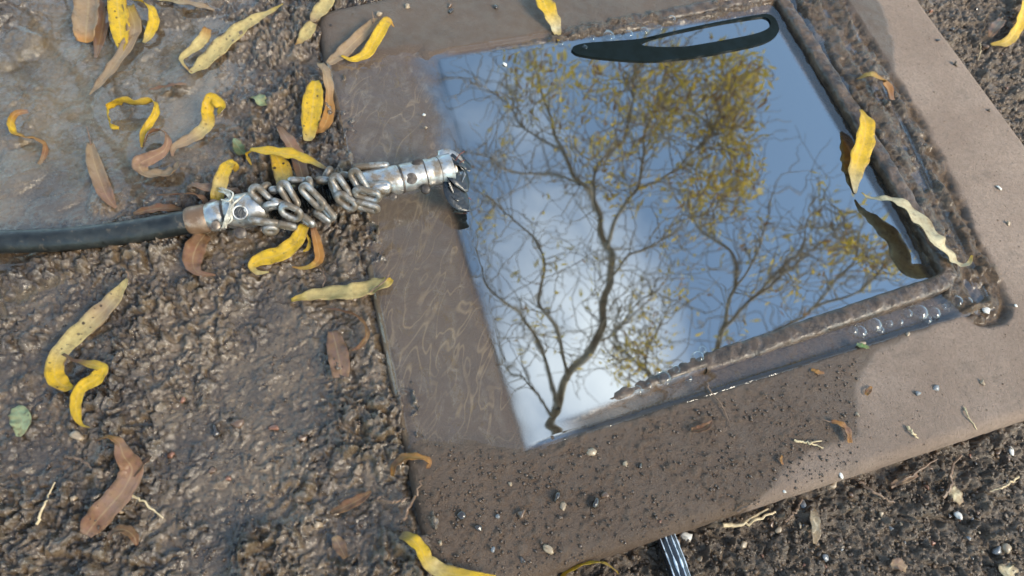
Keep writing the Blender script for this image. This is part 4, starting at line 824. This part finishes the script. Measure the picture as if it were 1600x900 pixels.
# ---------------------------------------------------------------- willow trees overhead, mirrored in the water
def wiggle(p, amp, sd_, fr=1.):
    p = p.copy(); r = np.random.default_rng(sd_); ph = r.uniform(0, 6.28, 6); n = len(p); t = np.linspace(0, 1, n); L_ = np.linalg.norm(p[-1]-p[0])
    env = np.sin(np.pi*np.clip(t, 0, 1))**.5
    for k in range(3):
        p[:, k] += amp*L_*env*(np.sin(t*9*fr+ph[k])+.6*np.sin(t*21*fr+ph[k+3]))
    return p
def tree(label, h0, limbs, clusters, seed, trunk_base, extra):
    r = np.random.default_rng(seed); V, Fc = [], []; skel = []
    def add(path, rad, seg=6):
        a, b = tube_data(path, rad, seg, False, base=len(V)); V.extend(a); Fc.extend(b)
    for li, (pts, r0, r1) in enumerate(limbs):
        q = []
        for k, (u, v) in enumerate(pts): q.append(TR(u, v, h0+.35*math.sin(1.3*k+li*2)+.08*k))
        n = 12*len(q); q = spline(q, n)
        q = wiggle(q, .005, seed+li, len(pts)/4); d = np.linalg.norm(q-np.array([0, .2, 0]), axis=1)/F
        rad = np.linspace(r0*.58, r1*.55, n)*d
        if li == 0:
            root = np.array(trunk_base, float); a = q[0]
            pre = spline([root, root+(0, .05, .9), root*.55+np.array([a[0], a[1], 0])*.45+(0, 0, h0*.55), a-(q[6]-q[0])*1.2-(0, 0, .25), a], 40)[:-1]
            add(np.vstack([pre, q]), np.concatenate([np.linspace(.16, rad[0], 39), rad]), 12)
        else: add(q, rad, 7)
        skel.append(q[len(q)//6:])
    sk = np.vstack(skel); LV, LF, LC = [], [], []
    for (u, v, su, sv, cnt) in clusters:
        m = max(2, int(cnt/6))
        for _ in range(m):
            uu, vv = u+r.normal(0, su*.55), v+r.normal(0, sv*.55)
            if not (560 < uu < 1500 and -60 < vv < 760): continue
            tip = TR(uu, vv, h0+r.uniform(-.5, 1.0)); dd = np.linalg.norm(sk-tip, axis=1); c = np.argsort(dd)[:40:4]; s = sk[r.choice(c)]
            dist = np.linalg.norm(tip-s)
            if dist > 2.2: continue
            mid = (s+tip)/2+r.normal(0, .12, 3)*dist; n = 16; p = wiggle(spline([s, mid, tip], n), .025, int(r.integers(1e6)), .9)
            dm = np.linalg.norm(tip)/F; add(p, np.linspace(.95, .4, n)*dm, 4)
            for _k in range(r.integers(5, 11)):
                b = p[r.integers(n//2, n)]+r.normal(0, .05, 3); ax = r.normal(0, 1, 3)+(0, 0, -1.2); ax /= np.linalg.norm(ax); w = np.cross(ax, r.normal(0, 1, 3)); w /= np.linalg.norm(w)
                ln = r.uniform(.05, .10)*max(.8, np.linalg.norm(tip)/5.5); wd = ln*.13; o = len(LV); m_ = np.cross(ax, w)
                LV.extend([b, b+ax*ln*.35+w*wd, b+ax*ln, b+ax*ln*.35-w*wd, b+ax*ln*.55+m_*wd*.4]); LF.extend([(o, o+1, o+4), (o+1, o+2, o+4), (o+2, o+3, o+4), (o+3, o, o+4)])
                y = r.uniform(); cc = np.array((.95, .70, .05))*(1-y)+np.array((.80, .60, .07))*y if r.uniform() < .8 else np.array((.40, .22, .08)); LC.extend([cc*r.uniform(.75, 1.15)]*5)
    for _ in range(extra):                    # bare curly twigs all along the limbs
        i = r.integers(len(sk)); s = sk[i]; tg = sk[min(i+1, len(sk)-1)]-sk[max(i-1, 0)]; tg /= np.linalg.norm(tg)+1e-9; g_ = tg*.9+r.normal(0, .6, 3)*np.array([1, 1, .7]); g_ /= np.linalg.norm(g_); ln = r.uniform(.25, .85); n = 16
        p = wiggle(spline([s, s+g_*ln*.5+r.normal(0, .08, 3), s+g_*ln+r.normal(0, .12, 3)], n), .035, int(r.integers(1e6)), 1.)
        add(p, np.linspace(.95, .35, n)*np.linalg.norm(s)/F, 4)
        if r.uniform() < .55:
            s2 = p[n//2]; g2 = g_+r.normal(0, .5, 3); g2 /= np.linalg.norm(g2); p2 = wiggle(spline([s2, s2+g2*ln*.3, s2+g2*ln*.55], 12), .05, int(r.integers(1e6)), 1.3)
            add(p2, np.linspace(.7, .3, 12)*np.linalg.norm(s)/F, 4)
    root = empty('willow_tree', trunk_base, label, 'tree', 'willow trees over the drain')
    settle(link('trunk', meshq('trunk', V, Fc), M['bark']), root)
    if LV:
        me = meshq('foliage', LV, LF, dict(col=np.array(LC))); o = settle(link('foliage', me, M['crown'], smooth=False), root); o['kind'] = 'stuff'
tree('tall twisted willow with yellow leaves mirrored across the water centre', 4.2, [
    ([(850, 730), (868, 650), (890, 590), (925, 535), (948, 480), (952, 430), (948, 380), (940, 330), (905, 290), (880, 240), (862, 195), (845, 140), (835, 90)], 15, 2.5),
    ([(948, 385), (965, 340), (990, 300), (1005, 250), (1010, 200), (1030, 140), (1045, 90)], 6, 1.8),
    ([(940, 335), (925, 300), (940, 250), (975, 215), (990, 150), (1000, 100)], 5, 1.6),
    ([(872, 640), (850, 560), (820, 500), (790, 470), (760, 440), (738, 395)], 7, 2),
    ([(888, 595), (872, 520), (845, 470), (850, 420), (830, 370), (790, 330), (750, 300)], 7, 1.8),
    ([(865, 655), (830, 600), (800, 580), (770, 530)], 5, 1.6),
    ([(905, 290), (860, 270), (800, 270), (760, 250), (700, 225)], 4, 1.2),
    ([(990, 300), (1050, 270), (1100, 220), (1130, 170), (1150, 120)], 4, 1.4),
    ([(952, 432), (985, 400), (1020, 380), (1060, 350), (1110, 330), (1150, 280)], 4, 1.2),
    ([(880, 240), (820, 200), (780, 150), (740, 120)], 3.5, 1.2), ([(925, 535), (960, 520), (1000, 470), (1030, 450)], 4, 1.2)],
    [(1160, 160, 30, 85, 360), (1175, 110, 20, 50, 150), (1105, 100, 70, 40, 170), (1020, 130, 50, 65, 230), (850, 115, 30, 45, 110), (950, 115, 80, 45, 220), (1060, 190, 60, 60, 160), (910, 190, 45, 80, 90), (960, 260, 40, 60, 110), (1165, 270, 36, 40, 200), (1110, 290, 60, 35, 260), (1085, 380, 50, 30, 40),
     (760, 350, 30, 60, 40), (870, 420, 60, 80, 60), (780, 230, 60, 60, 20), (830, 520, 50, 60, 40), (1000, 330, 40, 40, 50), (810, 100, 25, 25, 60)], 11, (.35, -1.1, 0), 340)
tree('second twisted willow mirrored low on the right of the water', 4.6, [
    ([(1085, 640), (1110, 570), (1130, 510), (1150, 450), (1135, 395), (1090, 350), (1075, 310)], 9, 1.5),
    ([(1128, 515), (1190, 455), (1230, 410), (1280, 380), (1320, 340)], 5, 1.2), ([(1170, 475), (1210, 440), (1250, 400), (1262, 350), (1290, 320)], 4.5, 1.2),
    ([(1110, 570), (1200, 520), (1270, 480), (1310, 440), (1335, 395), (1342, 365)], 5, 1.5), ([(1270, 480), (1330, 460), (1375, 430), (1390, 390)], 4, 1.2),
    ([(1085, 640), (1030, 620), (1010, 560), (1030, 510), (1050, 470)], 5, 1.3), ([(1020, 590), (985, 560), (960, 520), (970, 480)], 4, 1.2), ([(1150, 450), (1180, 400), (1200, 350), (1205, 300)], 4, 1.)],
    [(1010, 500, 40, 40, 90), (1005, 560, 50, 40, 110), (950, 570, 40, 35, 50), (1260, 300, 50, 40, 24), (1350, 395, 45, 40, 150), (1385, 420, 30, 30, 90), (1230, 470, 60, 40, 60), (1060, 440, 40, 40, 50), (1160, 380, 50, 50, 36), (1300, 350, 40, 30, 24), (1130, 520, 60, 40, 30)], 23, (1.5, -1.0, 0), 200)
tree('bare leaning willow mirrored in the puddle at the upper left', 4.4, [
    ([(230, 330), (190, 250), (150, 180), (110, 110), (70, 60), (20, 10)], 17, 6), ([(150, 180), (100, 170), (60, 130), (10, 110)], 9, 3), ([(190, 250), (200, 180), (180, 120), (170, 60), (150, 0)], 10, 3),
    ([(110, 110), (130, 60), (110, 10)], 3, 1), ([(190, 250), (120, 240), (60, 220)], 4, 1.2), ([(200, 180), (250, 120), (290, 60)], 4, 1.2)], [(100, 120, 90, 80, 40)], 31, (-1.6, -.9, 0), 260)
